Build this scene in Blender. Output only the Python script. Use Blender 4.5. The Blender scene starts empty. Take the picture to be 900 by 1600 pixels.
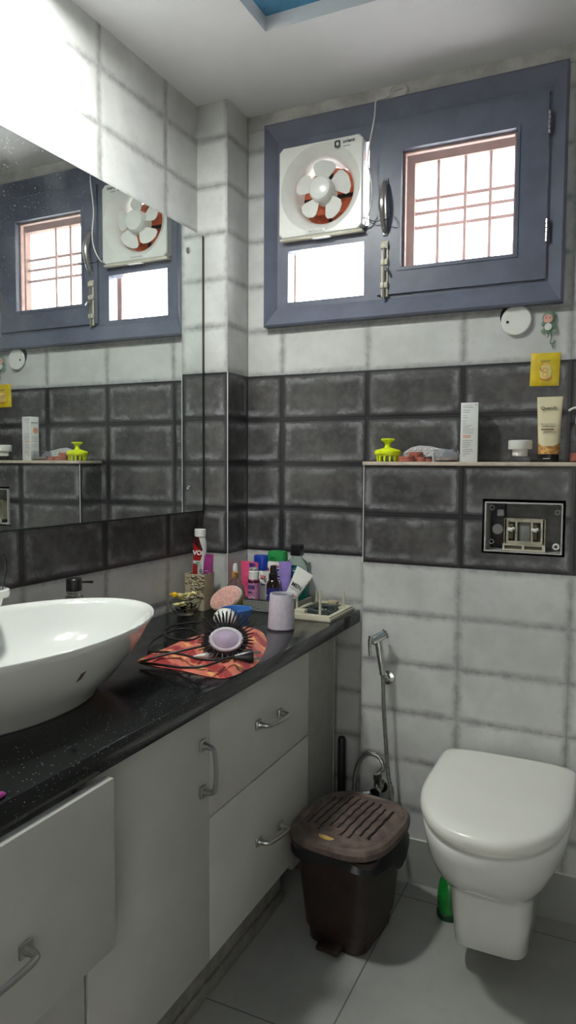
import bpy, bmesh, math, random
from mathutils import Vector, Matrix
random.seed(7)
C = bpy.context.scene.collection
PI = math.pi
# ------------------------------------------------------------------ camera
CAM = Vector((1.29955, -2.185631, 1.274018))
CR = Vector((0.904581, 0.426259, 0.005961)); CU = Vector((-0.033448, 0.057027, 0.997812)); CF = Vector((-0.424987, 0.902802, -0.065843))
FP = 1110.26
def ray(u, v): return CF + CR*((u-450)/FP) - CU*((v-800)/FP)
def onz(u, v, z):
    r = ray(u, v); return CAM + r*((z-CAM.z)/r.z)
def ony(u, v, y):
    r = ray(u, v); return CAM + r*((y-CAM.y)/r.y)
def onx(u, v, x):
    r = ray(u, v); return CAM + r*((x-CAM.x)/r.x)
cd = bpy.data.cameras.new('camera'); cam = bpy.data.objects.new('camera', cd); C.objects.link(cam)
cd.sensor_fit = 'VERTICAL'; cd.sensor_height = 24; cd.lens = FP/1600*24; cd.clip_start = .02
M3 = Matrix((CR, CU, -CF)).transposed()
cam.matrix_world = Matrix.Translation(CAM) @ M3.to_4x4()
bpy.context.scene.camera = cam
# ------------------------------------------------------------------ materials
class NT:
    def __init__(s, name):
        s.m = bpy.data.materials.new(name); s.m.use_nodes = True; s.t = s.m.node_tree
        s.b = s.t.nodes['Principled BSDF']; s.o = s.t.nodes['Material Output']
    def n(s, ty, **k):
        x = s.t.nodes.new(ty)
        for a, b in k.items(): setattr(x, a, b)
        return x
    def put(s, sock, v):
        if isinstance(v, bpy.types.NodeSocket): s.t.links.new(v, sock)
        elif isinstance(v, (tuple, list)) and len(v) == 3 and sock.type == 'RGBA': sock.default_value = (*v, 1)
        else: sock.default_value = v
    def math(s, op, a, b=0., c=0., clamp=False):
        x = s.n('ShaderNodeMath', operation=op, use_clamp=clamp)
        s.put(x.inputs[0], a); s.put(x.inputs[1], b); s.put(x.inputs[2], c); return x.outputs[0]
    def ss(s, a, lo, hi, o0=0., o1=1.):
        x = s.n('ShaderNodeMapRange', interpolation_type='SMOOTHSTEP')
        for i, q in enumerate((a, lo, hi, o0, o1)): s.put(x.inputs[i], q)
        return x.outputs[0]
    def mix(s, f, a, b, blend='MIX'):
        x = s.n('ShaderNodeMix', data_type='RGBA', blend_type=blend)
        s.put(x.inputs[0], f); s.put(x.inputs[6], a); s.put(x.inputs[7], b); return x.outputs[2]
    def noise(s, scale, detail=3., rough=.55, vec=None, dist=0.):
        x = s.n('ShaderNodeTexNoise'); s.put(x.inputs['Scale'], scale); s.put(x.inputs['Detail'], detail); s.put(x.inputs['Roughness'], rough); s.put(x.inputs['Distortion'], dist)
        if vec is not None: s.put(x.inputs['Vector'], vec)
        return x.outputs['Fac']
    def pos(s):
        return s.n('ShaderNodeNewGeometry').outputs['Position']
    def obj(s): return s.n('ShaderNodeTexCoord').outputs['Object']
    def sep(s, v):
        x = s.n('ShaderNodeSeparateXYZ'); s.put(x.inputs[0], v); return x.outputs
    def bump(s, h, strength=.4, dist=.003):
        x = s.n('ShaderNodeBump'); s.put(x.inputs['Strength'], strength); s.put(x.inputs['Distance'], dist); s.put(x.inputs['Height'], h)
        s.put(s.b.inputs['Normal'], x.outputs[0])
    def set(s, **k):
        names = dict(col='Base Color', rough='Roughness', metal='Metallic', spec='Specular IOR Level', trans='Transmission Weight', ior='IOR', alpha='Alpha', coat='Coat Weight', sheen='Sheen Weight', sss='Subsurface Weight')
        for a, b in k.items(): s.put(s.b.inputs[names[a]], b)
def mat(name, col, rough=.4, metal=0., var=.12, scale=25., bump=0., bscale=200., **k):
    s = NT(name); v = s.obj()
    n = s.noise(scale, 4., .6, v)
    f = s.ss(n, .3, .7)
    s.set(col=s.mix(f, tuple(c*(1-var) for c in col), tuple(min(1, c*(1+var)) for c in col)), rough=rough, metal=metal, **k)
    if bump: s.bump(s.noise(bscale, 2., .5, v), bump, .001)
    return s.m
TW, TH = .3028, .15
def tile(name, axis, off):
    s = NT(name); p = s.pos(); q = s.sep(p)
    u = s.math('SUBTRACT', q[axis], off); v = s.math('SUBTRACT', q[2], .978)
    def edge(x, w):
        f = s.math('FRACT', s.math('DIVIDE', x, w))
        return s.math('MULTIPLY', s.math('SUBTRACT', .5, s.math('ABSOLUTE', s.math('SUBTRACT', f, .5))), w)
    du, dv = edge(u, TW), edge(v, TH)
    d0 = s.math('SMOOTH_MIN', du, dv, .008)
    nz = s.noise(45., 4., .65, p); nb = s.noise(7., 3., .6, p); nf = s.noise(160., 3., .6, p)
    nl = s.noise(16., 4., .6, p)
    d = s.math('ADD', d0, s.math('ADD', s.math('MULTIPLY', s.math('SUBTRACT', nl, .5), .020), s.math('MULTIPLY', s.math('SUBTRACT', nz, .5), .012)))
    f = s.ss(d, -.002, .020)
    gr = s.ss(s.math('MINIMUM', du, dv), .0006, .0014)
    wf = s.mix(s.ss(nb, .3, .7), (.53, .535, .52), (.64, .645, .625))
    wf = s.mix(s.math('MULTIPLY', s.ss(nz, .5, .75), .3), wf, (.47, .47, .45))
    wj = s.mix(s.ss(nz, .3, .7), (.30, .30, .30), (.42, .42, .41))
    white = s.mix(f, wj, wf)
    white = s.mix(s.math('MULTIPLY', s.math('SUBTRACT', 1., gr), s.ss(nb, .4, .65, 0., .5)), white, (.16, .16, .15))
    df = s.mix(s.ss(nb, .3, .7), (.048, .046, .048), (.095, .090, .088))
    df = s.mix(s.math('MULTIPLY', s.ss(s.noise(28., 6., .75, p), .42, .75), .6), df, (.15, .145, .145))
    ringm = s.math('MULTIPLY', s.ss(d, .012, .018), s.math('SUBTRACT', 1., s.ss(d, .020, .040)))
    ringm = s.math('MULTIPLY', ringm, s.ss(s.noise(11., 4., .7, p), .42, .60, .15, 1.))
    dark = s.mix(ringm, df, (.22, .22, .23))
    dark = s.mix(s.ss(d0, .003, .0135), (.018, .018, .021), dark)
    dark = s.mix(s.math('MULTIPLY', s.math('SUBTRACT', 1., gr), .6), dark, (.07, .07, .07))
    isd = s.math('MULTIPLY', s.math('GREATER_THAN', v, 0.), s.math('LESS_THAN', v, .6))
    s.set(col=s.mix(isd, white, dark), rough=.3, spec=.5)
    h = s.math('ADD', s.ss(d0, .0, .02), s.math('MULTIPLY', nl, .05))
    s.bump(h, .5, .003)
    return s.m
mt_left = tile('tile_left_wall', 1, -.3187); mt_back = tile('tile_back_wall', 0, .2467)
mt_ledge = tile('tile_ledge', 0, .8787); mt_cf = tile('tile_corner_front', 0, .1154-TW); mt_cs = tile('tile_corner_side', 1, .0)
mt_side = tile('tile_ledge_side', 1, -.1207)
def granite():
    s = NT('black_granite'); p = s.pos()
    vo = s.n('ShaderNodeTexVoronoi'); s.put(vo.inputs['Scale'], 260.); s.put(vo.inputs['Vector'], p)
    spk = s.math('MULTIPLY', s.math('LESS_THAN', vo.outputs['Distance'], .22), s.math('GREATER_THAN', s.sep(vo.outputs['Color'])[0], .90))
    n = s.noise(9., 5., .7, p)
    base = s.mix(s.ss(n, .45, .8), (.006, .007, .0075), (.015, .017, .018))
    s.set(col=s.mix(spk, base, (.30, .34, .33)), rough=s.ss(s.noise(14., 4., .7, p), .3, .7, .09, .2), spec=.5)
    return s.m
m_granite = granite()
def floor_m():
    s = NT('grey_floor_tile'); p = s.pos(); q = s.sep(p)
    def e(x, off, w):
        f = s.math('FRACT', s.math('DIVIDE', s.math('SUBTRACT', x, off), w)); return s.math('MULTIPLY', s.math('SUBTRACT', .5, s.math('ABSOLUTE', s.math('SUBTRACT', f, .5))), w)
    g = s.ss(s.math('MINIMUM', e(q[0], .744, .6), e(q[1], -.80, .6)), .0012, .0025)
    n = s.noise(3., 5., .6, p); n2 = s.noise(40., 4., .7, p)
    c = s.mix(s.ss(n, .3, .7), (.30, .305, .285), (.38, .385, .36)); c = s.mix(s.math('MULTIPLY', s.ss(n2, .5, .8), .3), c, (.24, .23, .21))
    s.set(col=s.mix(g, (.13, .13, .12), c), rough=.38); return s.m
m_floor = floor_m()
m_ceil = mat('painted_ceiling', (.80, .79, .80), .85, var=.04, scale=3., bump=.1)
m_blue = mat('blue_ceiling_paint', (.10, .32, .52), .7)
m_plaster = mat('stained_plaster', (.50, .49, .46), .8, var=.25, scale=9., bump=.3, bscale=60.)
m_frame = mat('grey_window_paint', (.135, .147, .200), .36, var=.10, scale=12., bump=.12, bscale=90.)
m_brown = mat('brown_outer_wood', (.30, .17, .13), .7, var=.2)
m_pinkw = mat('pale_pink_wood', (.50, .34, .30), .7, var=.15)
m_outwall = mat('outer_plaster', (.52, .34, .25), .85, var=.15)
m_whitepl = mat('white_plastic', (.78, .78, .74), .25, var=.03)
m_creampl = mat('cream_plastic', (.60, .56, .44), .4, var=.08)
m_ceramic = mat('white_ceramic', (.78, .79, .75), .10, var=.015, scale=4., coat=.4)
m_lidpl = mat('toilet_seat_plastic', (.80, .79, .73), .22, var=.015, scale=4.)
m_lam = mat('grey_white_laminate', (.52, .515, .48), .42, var=.05, scale=6.)
m_lamedge = mat('laminate_edge', (.58, .55, .52), .5)
m_lam2 = mat('shade_darkened_laminate', (.40, .40, .37), .5, var=.06)  # laminate darkened to stand in for shade on the recessed filler
m_plinth = mat('dusty_plinth', (.28, .27, .24), .6, var=.2)
m_steel = mat('brushed_steel', (.42, .41, .39), .28, 1., var=.1)
m_chrome = mat('worn_chrome', (.62, .63, .60), .16, 1., var=.12, scale=60.)
m_black = mat('black_plastic', (.012, .012, .014), .3)
m_blackm = mat('matt_black_bristle', (.015, .015, .017), .5)
m_dark = mat('dark_void', (.012, .012, .012), .9)
m_text = mat('dark_print', (.03, .03, .035), .6)
m_textg = mat('grey_print', (.22, .23, .24), .6)
m_white = mat('white_print', (.85, .85, .85), .5)
m_red = mat('red_plastic', (.45, .03, .03), .35)
m_maroon = mat('maroon_print', (.10, .012, .014), .4)
m_green = mat('green_cap', (.02, .30, .07), .3)
m_bluecap = mat('royal_blue_cap', (.010, .045, .36), .3)
m_teal = mat('teal_label', (.01, .20, .24), .4)
m_purple = mat('lilac_tube', (.34, .24, .66), .35)
m_pink = mat('pink_tube', (.85, .10, .24), .35)
m_magenta = mat('magenta_tube', (.32, .03, .20), .4, var=.3)
m_mugblue = mat('blue_plastic', (.06, .20, .52), .3)
m_lilac = mat('lilac_pad', (.55, .44, .60), .4)
m_lilacw = mat('pale_lilac_rim', (.74, .68, .76), .3)
m_yellow = mat('neon_yellow_silicone', (.72, .85, .01), .4)
m_sachet = mat('yellow_foil', (.72, .52, .02), .38, var=.12, scale=30., bump=.2, bscale=60.)
m_orange = mat('orange_print', (.75, .22, .04), .5)
m_goldp = mat('golden_pattern', (.52, .27, .07), .45, var=.5, scale=120.)
m_cond = mat('pale_cream_tube', (.76, .68, .45), .3, var=.05)
m_box = mat('white_carton', (.74, .75, .73), .55, var=.03)
m_boxside = mat('carton_side', (.30, .32, .28), .6, var=.2)
m_beige = mat('beige_slab_edge', (.52, .44, .36), .5, var=.12)
m_terra = mat('terracotta_plastic', (.42, .13, .09), .4, var=.2)
m_comb = mat('grey_comb_plastic', (.52, .52, .54), .35)
m_stone = mat('carved_beige_stone', (.48, .42, .29), .7, var=.15, scale=50., bump=.5, bscale=180.)
m_loofah = mat('pink_towelling', (.80, .42, .36), .95, var=.35, scale=260., bump=1., bscale=500.)
m_loofe = mat('cream_binding', (.72, .62, .50), .8)
m_binpl = mat('brown_bin_plastic', (.030, .018, .014), .42, var=.35, scale=18., bump=.25, bscale=140.)
m_binlid = mat('dusty_brown_lid', (.13, .092, .078), .45, var=.45, scale=22., bump=.3, bscale=120.)
m_bag = mat('black_bin_bag', (.012, .012, .014), .3, bump=.6, bscale=40.)
m_gold = mat('gold_sticker', (.62, .42, .12), .35)
m_greenpl = mat('green_glossy_plastic', (.01, .22, .03), .12, var=.3, coat=.4)
m_tubg = mat('grey_inner_box', (.22, .22, .21), .6, var=.2)
m_tubd = mat('dark_grey_insert', (.05, .045, .055), .5)
m_olive = mat('olive_metal', (.10, .09, .05), .5)
m_cyl = mat('lilac_crinkled_cup', (.62, .58, .66), .5, var=.08, scale=90., bump=.9, bscale=260.)
m_blue2 = mat('navy_label', (.03, .03, .22), .35)
m_amber = mat('dark_amber_glass', (.02, .010, .006), .08)
m_flower = mat('dried_flower_cream', (.82, .70, .34), .8, var=.3)
m_flowery = mat('yellow_flower', (.95, .62, .02), .8)
m_leaf = mat('dark_dry_leaf', (.06, .045, .025), .8)
m_skin = mat('pale_pink_face', (.70, .36, .30), .5)
m_gr = mat('muted_green_plastic', (.16, .26, .18), .5)
m_dirt = mat('chipped_glaze', (.09, .07, .05), .8)
def glass(name, col, rough=.03, ior=1.45):
    s = NT(name); s.set(col=col, rough=s.math('ADD', rough, s.math('MULTIPLY', s.noise(40.), .02)), trans=1., ior=ior); return s.m
m_glass = glass('clear_glass', (.95, .97, .96), .03, 1.14); m_oil = mat('golden_oil', (.46, .32, .07), .15)
m_greenliq = glass('teal_liquid', (.30, .72, .62)); m_lavliq = glass('pink_lotion_glass', (.80, .42, .62), .1)
m_clearpl = glass('hazy_clear_plastic', (.86, .88, .90), .10, 1.12)
def mirror_m():
    s = NT('dusty_mirror'); p = s.pos()
    sp = s.noise(380., 1., .5, p); w = s.n('ShaderNodeTexWave'); s.put(w.inputs['Scale'], 3.); s.put(w.inputs['Distortion'], 9.); s.put(w.inputs['Vector'], p)
    dust = s.math('MULTIPLY', s.math('MULTIPLY', w.outputs['Fac'], s.noise(5., 5., .7, p)), .10)
    spots = s.math('MULTIPLY', s.math('GREATER_THAN', sp, .74), .5)
    s.set(col=(.80, .84, .82), metal=s.math('SUBTRACT', 1., s.math('ADD', dust, spots, clamp=True)), rough=s.math('MULTIPLY', dust, .12)); return s.m
m_mirror = mirror_m()
m_mirredge = mat('mirror_edge', (.02, .035, .03), .3)
def towel_m():
    s = NT('striped_red_towel'); p = s.obj(); mp = s.n('ShaderNodeMapping'); s.put(mp.inputs['Rotation'], (0, 0, .5)); s.put(mp.inputs['Vector'], p)
    q = s.sep(mp.outputs[0]); n = s.noise(9., 2., .5, p)
    x = s.math('ADD', s.math('MULTIPLY', q[1], 13.), s.math('MULTIPLY', n, .45)); f = s.math('FRACT', x)
    y = s.math('FRACT', s.math('MULTIPLY', q[0], 24.))
    c = s.mix(s.ss(f, .42, .5), (.34, .018, .018), (.62, .15, .09)); c = s.mix(s.math('MULTIPLY', s.math('GREATER_THAN', f, .82), s.math('GREATER_THAN', y, .5)), c, (.75, .36, .12))
    c = s.mix(s.math('MULTIPLY', s.math('LESS_THAN', f, .12), s.math('GREATER_THAN', y, .45)), c, (.60, .09, .05))
    s.set(col=c, rough=.95, sheen=.3); s.bump(s.noise(420., 2., .6, p), 1., .002); return s.m
m_towel = towel_m()
def rib_m():
    s = NT('ribbed_hose_chrome'); q = s.sep(s.pos()); w = s.math('SINE', s.math('MULTIPLY', q[2], 1400.))
    s.set(col=s.mix(s.ss(w, -.6, .6), (.12, .12, .11), (.50, .50, .47)), metal=.9, rough=.3); s.bump(w, .6, .001); return s.m
m_hose = rib_m()
def basket_m():
    s = NT('glitter_mesh_basket'); q = s.sep(s.pos())
    a = s.math('GREATER_THAN', s.math('SINE', s.math('MULTIPLY', s.math('ADD', q[0], q[1]), 1250.)), -.1); b = s.math('GREATER_THAN', s.math('SINE', s.math('MULTIPLY', q[2], 1250.)), -.1)
    k = s.math('MULTIPLY', a, b); s.set(col=s.mix(k, (.07, .075, .07), (.80, .84, .76)), metal=0., rough=.3); s.bump(k, .8, .001); return s.m
m_basket = basket_m()
def net_m():
    s = NT('insect_net'); q = s.sep(s.pos())
    a = s.math('GREATER_THAN', s.math('SINE', s.math('MULTIPLY', q[0], 3600.)), .72); b = s.math('GREATER_THAN', s.math('SINE', s.math('MULTIPLY', q[2], 3600.)), .72)
    s.set(col=(.30, .27, .27), rough=.7, alpha=s.math('MAXIMUM', a, b)); return s.m
m_net = net_m()
def emis(name, col, st):
    s = NT(name); s.put(s.b.inputs['Emission Color'], col); s.put(s.b.inputs['Emission Strength'], st); s.set(col=col); return s.m
# ------------------------------------------------------------------ mesh builder
class MB:
    def __init__(s): s.bm = bmesh.new()
    def ring(s, pts): return [s.bm.verts.new(p) for p in pts]
    def bridge(s, a, b, closed=True):
        n = len(a)
        for i in range(n if closed else n-1):
            j = (i+1) % n
            try: s.bm.faces.new((a[i], a[j], b[j], b[i]))
            except ValueError: pass
    def cap(s, r):
        try: s.bm.faces.new(r)
        except ValueError: pass
    def loft(s, rings, cap0=True, cap1=True):
        R = [s.ring(r) for r in rings]
        for a, b in zip(R, R[1:]): s.bridge(a, b)
        if cap0: s.cap(R[0][::-1])
        if cap1: s.cap(R[-1])
        return s
    def box(s, x0, x1, y0, y1, z0, z1, bev=0., seg=2):
        c = [(x0, y0), (x1, y0), (x1, y1), (x0, y1)]
        vs = [s.bm.verts.new((x, y, z)) for z in (z0, z1) for x, y in c]
        f = [(3, 2, 1, 0), (4, 5, 6, 7), (0, 1, 5, 4), (1, 2, 6, 5), (2, 3, 7, 6), (3, 0, 4, 7)]
        fs = [s.bm.faces.new([vs[i] for i in q]) for q in f]
        if bev:
            es = list({e for q in fs for e in q.edges})
            bmesh.ops.bevel(s.bm, geom=es, offset=bev, segments=seg, affect='EDGES', profile=.5)
        return s
    def lathe(s, prof, c=(0, 0, 0), n=32, sx=1., sy=1., cap0=True, cap1=True, M=None):
        rs = []
        for r, z in prof:
            rg = [Vector((c[0]+r*sx*math.cos(2*PI*i/n), c[1]+r*sy*math.sin(2*PI*i/n), c[2]+z)) for i in range(n)]
            if M is not None: rg = [M @ p for p in rg]
            rs.append(rg)
        return s.loft(rs, cap0, cap1)
    def tube(s, pts, r, n=10, radii=None, caps=True):
        pts = [Vector(p) for p in pts]; rs = []; up = None
        for i, p in enumerate(pts):
            t = (pts[min(i+1, len(pts)-1)] - pts[max(i-1, 0)]).normalized()
            if up is None: up = Vector((0, 0, 1)) if abs(t.z) < .9 else Vector((1, 0, 0))
            a = t.cross(up).normalized(); up = a.cross(t).normalized()
            rr = radii[i] if radii else r
            rs.append([p + a*rr*math.cos(2*PI*k/n) + up*rr*math.sin(2*PI*k/n) for k in range(n)])
        return s.loft(rs, caps, caps)
    def plate(s, axis, u0, u1, v0, v1, w0, w1, holes):
        # slab normal to axis ('x' or 'y') spanning u,v(z) with rectangular holes
        us = sorted({u0, u1, *[h[0] for h in holes], *[h[1] for h in holes]}); vs = sorted({v0, v1, *[h[2] for h in holes], *[h[3] for h in holes]})
        def P(u, v, w): return (u, w, v) if axis == 'y' else (w, u, v)
        cache = {}
        def V(i, j, k):
            if (i, j, k) not in cache: cache[(i, j, k)] = s.bm.verts.new(P(us[i], vs[j], (w0, w1)[k]))
            return cache[(i, j, k)]
        def full(i, j):
            if i < 0 or j < 0 or i >= len(us)-1 or j >= len(vs)-1: return False
            cu, cv = (us[i]+us[i+1])/2, (vs[j]+vs[j+1])/2
            return not any(h[0] < cu < h[1] and h[2] < cv < h[3] for h in holes)
        for i in range(len(us)-1):
            for j in range(len(vs)-1):
                if not full(i, j): continue
                for k in (0, 1): s.bm.faces.new([V(i, j, k), V(i+1, j, k), V(i+1, j+1, k), V(i, j+1, k)])
                for di, dj, a, b in ((-1, 0, (0, 0), (0, 1)), (1, 0, (1, 0), (1, 1)), (0, -1, (0, 0), (1, 0)), (0, 1, (0, 1), (1, 1))):
                    if not full(i+di, j+dj):
                        s.bm.faces.new([V(i+a[0], j+a[1], 0), V(i+b[0], j+b[1], 0), V(i+b[0], j+b[1], 1), V(i+a[0], j+a[1], 1)])
        return s
    def xf(s, M):
        bmesh.ops.transform(s.bm, matrix=M, verts=s.bm.verts); return s
    def out(s, name, m, parent=None, loc=None, rot=None, angle=35., sub=0):
        bmesh.ops.recalc_face_normals(s.bm, faces=s.bm.faces)
        me = bpy.data.meshes.new(name); s.bm.to_mesh(me); s.bm.free()
        me.materials.append(m)
        for p in me.polygons: p.use_smooth = True
        me.set_sharp_from_angle(angle=math.radians(angle))
        o = bpy.data.objects.new(name, me); C.objects.link(o)
        if parent: o.parent = parent
        if loc is not None: o.location = loc
        if rot is not None: o.rotation_euler = rot
        if sub: md = o.modifiers.new('sub', 'SUBSURF'); md.levels = md.render_levels = sub
        return o
def thing(name, label, cat, loc=(0, 0, 0), rotz=0., group=None, rot=None):
    o = bpy.data.objects.new(name, None); C.objects.link(o); o.empty_display_size = .05
    o.location = loc; o.rotation_euler = rot if rot is not None else (0, 0, rotz); o['label'] = label; o['category'] = cat
    if group: o['group'] = group
    return o
def tag(o, label, cat, group=None):
    o['label'] = label; o['category'] = cat
    if group: o['group'] = group
    return o
def struct(o): o['kind'] = 'structure'; return o
def text(body, size, m, parent, loc, rot=(PI/2, 0, 0), name='lettering', bold=.0, sx=1.):
    cu = bpy.data.curves.new(name, 'FONT'); cu.body = body; cu.size = size; cu.extrude = .0003; cu.offset = bold; cu.align_x = 'CENTER'; cu.align_y = 'CENTER'
    t = bpy.data.objects.new('tmp', cu); C.objects.link(t)
    bpy.context.view_layer.update()
    me = bpy.data.meshes.new_from_object(t.evaluated_get(bpy.context.evaluated_depsgraph_get())); bpy.data.objects.remove(t)
    me.materials.clear(); me.materials.append(m)
    o = bpy.data.objects.new(name, me); C.objects.link(o); o.parent = parent; o.location = loc; o.rotation_euler = rot; o.scale = (sx, 1, 1)
    return o
def smooth(pts, k=8):
    pts = [Vector(p) for p in pts]; P = [pts[0]*2-pts[1]] + pts + [pts[-1]*2-pts[-2]]; o = []
    for i in range(1, len(P)-2):
        a, b, c, d = P[i-1:i+3]
        for j in range(k):
            t = j/k; o.append(.5*((2*b)+(c-a)*t+(2*a-5*b+4*c-d)*t*t+(3*b-a-3*c+d)*t**3))
    o.append(pts[-1]); return o
def lines(parent, m, x0, x1, y, zs, h=.0012, name='print_lines'):
    b = MB()
    for z, w in zs: b.box(x0, x0+(x1-x0)*w, y-.0003, y, z-h/2, z+h/2)
    return b.out(name, m, parent)
# ------------------------------------------------------------------ room
RX, FY, H = 2.0, -2.75, 2.441
struct(MB().box(-.1, RX+.1, FY-.1, .14, -.08, 0).out('floor', m_floor))
W0, W1, Z0, Z1 = .215, 1.10, 1.775, 2.36
struct(MB().plate('y', -.1, RX+.1, 0, H+.15, 0, .14, [(W0, W1, Z0, Z1)]).out('wall_back', mt_back))
struct(MB().box(-.1, 0, FY, .14, 0, H+.15).out('wall_left', mt_left))
struct(MB().box(RX, RX+.1, FY, .14, 0, H+.15).out('wall_right', mt_left))
struct(MB().plate('y', -.1, RX+.1, 0, H+.15, FY-.1, FY, [(.95, 1.80, 0, 2.08)]).out('wall_front', mt_back))  # door opening added so fill light can enter from behind the camera
m_hall = mat('fill_hall_paint', (.62, .60, .56), .8, var=.03)  # unseen hall, added to carry fill light into the bathroom
struct(MB().box(-.3, 2.6, FY-1.5, FY-.1, -.08, 0).out('floor_2', m_floor)); struct(MB().box(-.3, 2.6, FY-1.5, FY-.1, H, H+.1).out('ceiling_2', m_ceil))
struct(MB().box(-.3, 2.6, FY-1.6, FY-1.5, 0, H).out('wall_fill_hall', m_hall)); struct(MB().box(-.4, -.3, FY-1.5, FY-.1, 0, H).out('wall_fill_hall_left', m_hall)); struct(MB().box(2.6, 2.7, FY-1.5, FY-.1, 0, H).out('wall_fill_hall_right', m_hall))
# corner pier, front and side faces use their own tile layout
co = MB().box(0, .1154, -.1415, 0, 0, H).out('wall_corner', mt_cf); co.data.materials.append(mt_cs)
for p in co.data.polygons:
    if abs(p.normal.x) > .9: p.material_index = 1
struct(co)
struct(MB().box(.1146, .1170, -.1430, -.1404, .81, 1.578).out('trim_1', m_box))
# low ledge wall with a rectangular pocket
LX = .5836
lw = MB().plate('y', LX, RX, 0, 1.275, -.1207, 0, [(.940, 1.162, 1.027, 1.182)]).out('wall_ledge', mt_ledge); lw.data.materials.append(mt_side)
for p in lw.data.polygons:
    if abs(p.normal.x) > .9 and p.center.x < .6: p.material_index = 1
struct(lw)
struct(MB().box(LX-.004, RX, -.127, 0, 1.275, 1.2862, .0015).out('trim_2', m_beige))
struct(MB().box(LX-.0015, LX+.0005, -.1222, -.1200, .978, 1.275).out('trim_3', m_box))
m_base = mat('grey_skirting_tile', (.30, .31, .29), .35, var=.08, scale=5.)
struct(MB().box(LX-.002, RX, -.1235, -.1200, 0, .1365, .001).out('baseboard_back', m_base))
struct(MB().box(LX-.002, RX, -.1245, -.1200, .1365, .1395).out('trim_4', m_whitepl))
# ceiling with a shallow blue tray
RE = (.386, 1.62, -2.0, -.405)
cb = MB()
us = (-.1, RE[0], RE[1], RX+.1); vs = (FY-.1, RE[2], RE[3], .14)
for i in range(3):
    for j in range(3):
        if (i, j) != (1, 1): cb.box(us[i], us[i+1], vs[j], vs[j+1], H, H+.04)
bmesh.ops.remove_doubles(cb.bm, verts=cb.bm.verts, dist=1e-5)
struct(cb.out('ceiling', m_ceil))
struct(MB().box(RE[0]-.02, RE[1]+.02, RE[2]-.02, RE[3]+.02, H+.0401, H+.06).out('trim_5', m_blue))
# dirty plaster line under the ceiling on the window wall
struct(MB().box(.1154, RX, -.004, 0, 2.392, H, .001).out('trim_6', m_plaster))
# ------------------------------------------------------------------ window
def ring4(x0, x1, z0, z1, y): return [(x0, y, z0), (x1, y, z0), (x1, y, z1), (x0, y, z1)]
win = bpy.data.objects.new('window_1', None); C.objects.link(win); struct(win); win.location = (.66, 0, 2.06)
WL = Vector(win.location)
def wo(mb, name, m, par=win, off=None, **k):
    mb.xf(Matrix.Translation(-(off or WL))); return mb.out(name, m, par, **k)
tr = MB()
O = (.190, 1.130, 1.735, 2.390); I = (.228, 1.088, 1.796, 2.338)
tr.loft([ring4(*O, .001), ring4(*O, -.030), ring4(O[0]+.006, O[1]-.006, O[2]+.006, O[3]-.006, -.034), ring4(*I, -.006), ring4(*I, .03)], False, False)
wo(tr, 'trim_moulding', m_frame)
wo(MB().plate('y', .2165, 1.0985, 1.7765, 2.3585, -.005, .045, [(.268, .5475, 2.030, 2.285), (.268, .533, 1.815, 1.982), (.580, 1.080, 1.806, 2.324)]), 'window_frame', m_frame)
sash = wo(MB().plate('y', .5815, 1.0785, 1.8075, 2.3225, -.014, .022, [(.655, .992, 1.886, 2.238)]), 'window_sash', m_frame)
# groove moulding around the sash opening
wo(MB().plate('y', .645, 1.002, 1.876, 2.248, -.017, -.012, [(.655, .992, 1.886, 2.238)]), 'sash_moulding', m_frame, sash)
wo(MB().plate('y', .6555, .9915, 1.8865, 2.2375, .006, .022, [(.662, .985, 1.893, 2.231)]), 'glazing_bead', m_pinkw, sash)
wo(MB().box(.6560, .9910, .0235, .0240, 1.887, 2.237), 'insect_net', m_net, sash)
wo(MB().box(.2685, .5325, .030, .034, 1.8155, 1.9815), 'pane', m_glass)
for z in (2.235, 1.94):
    hb = MB().box(1.077, 1.083, -.020, -.010, z-.032, z+.032, .001)
    for k in range(5): hb.tube([(1.0815, -.021, z-.032+k*.0128), (1.0815, -.021, z-.021+k*.0128)], .0045)
    wo(hb, 'hinge', m_steel, sash)
hd = MB(); pts = smooth([(.606, -.016, 2.150), (.606, -.030, 2.135), (.606, -.048, 2.075), (.606, -.030, 2.010), (.606, -.016, 1.995)])
hd.tube(pts, .006, radii=[.0045+.0065*math.sin(PI*i/(len(pts)-1)) for i in range(len(pts))])
hd.box(.598, .614, -.019, -.013, 2.142, 2.160, .002).box(.598, .614, -.019, -.013, 1.986, 2.003, .002)
wo(hd, 'handle', m_steel, sash)
bo = MB().box(.595, .603, -.018, -.012, 1.80, 1.97, .001).box(.610, .617, -.018, -.012, 1.80, 1.97, .001).box(.595, .617, -.0165, -.012, 1.80, 1.97)
for z in (1.955, 1.905, 1.835): bo.box(.594, .618, -.026, -.014, z-.009, z+.009, .003)
bt = wo(bo, 'tower_bolt', m_creampl, sash)
wo(MB().tube([(.606, -.022, 1.79), (.606, -.022, 1.95)], .0045).tube([(.606, -.022, 1.89), (.614, -.034, 1.885), (.618, -.038, 1.872)], .004), 'bolt_rod', m_steel, bt)
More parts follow.
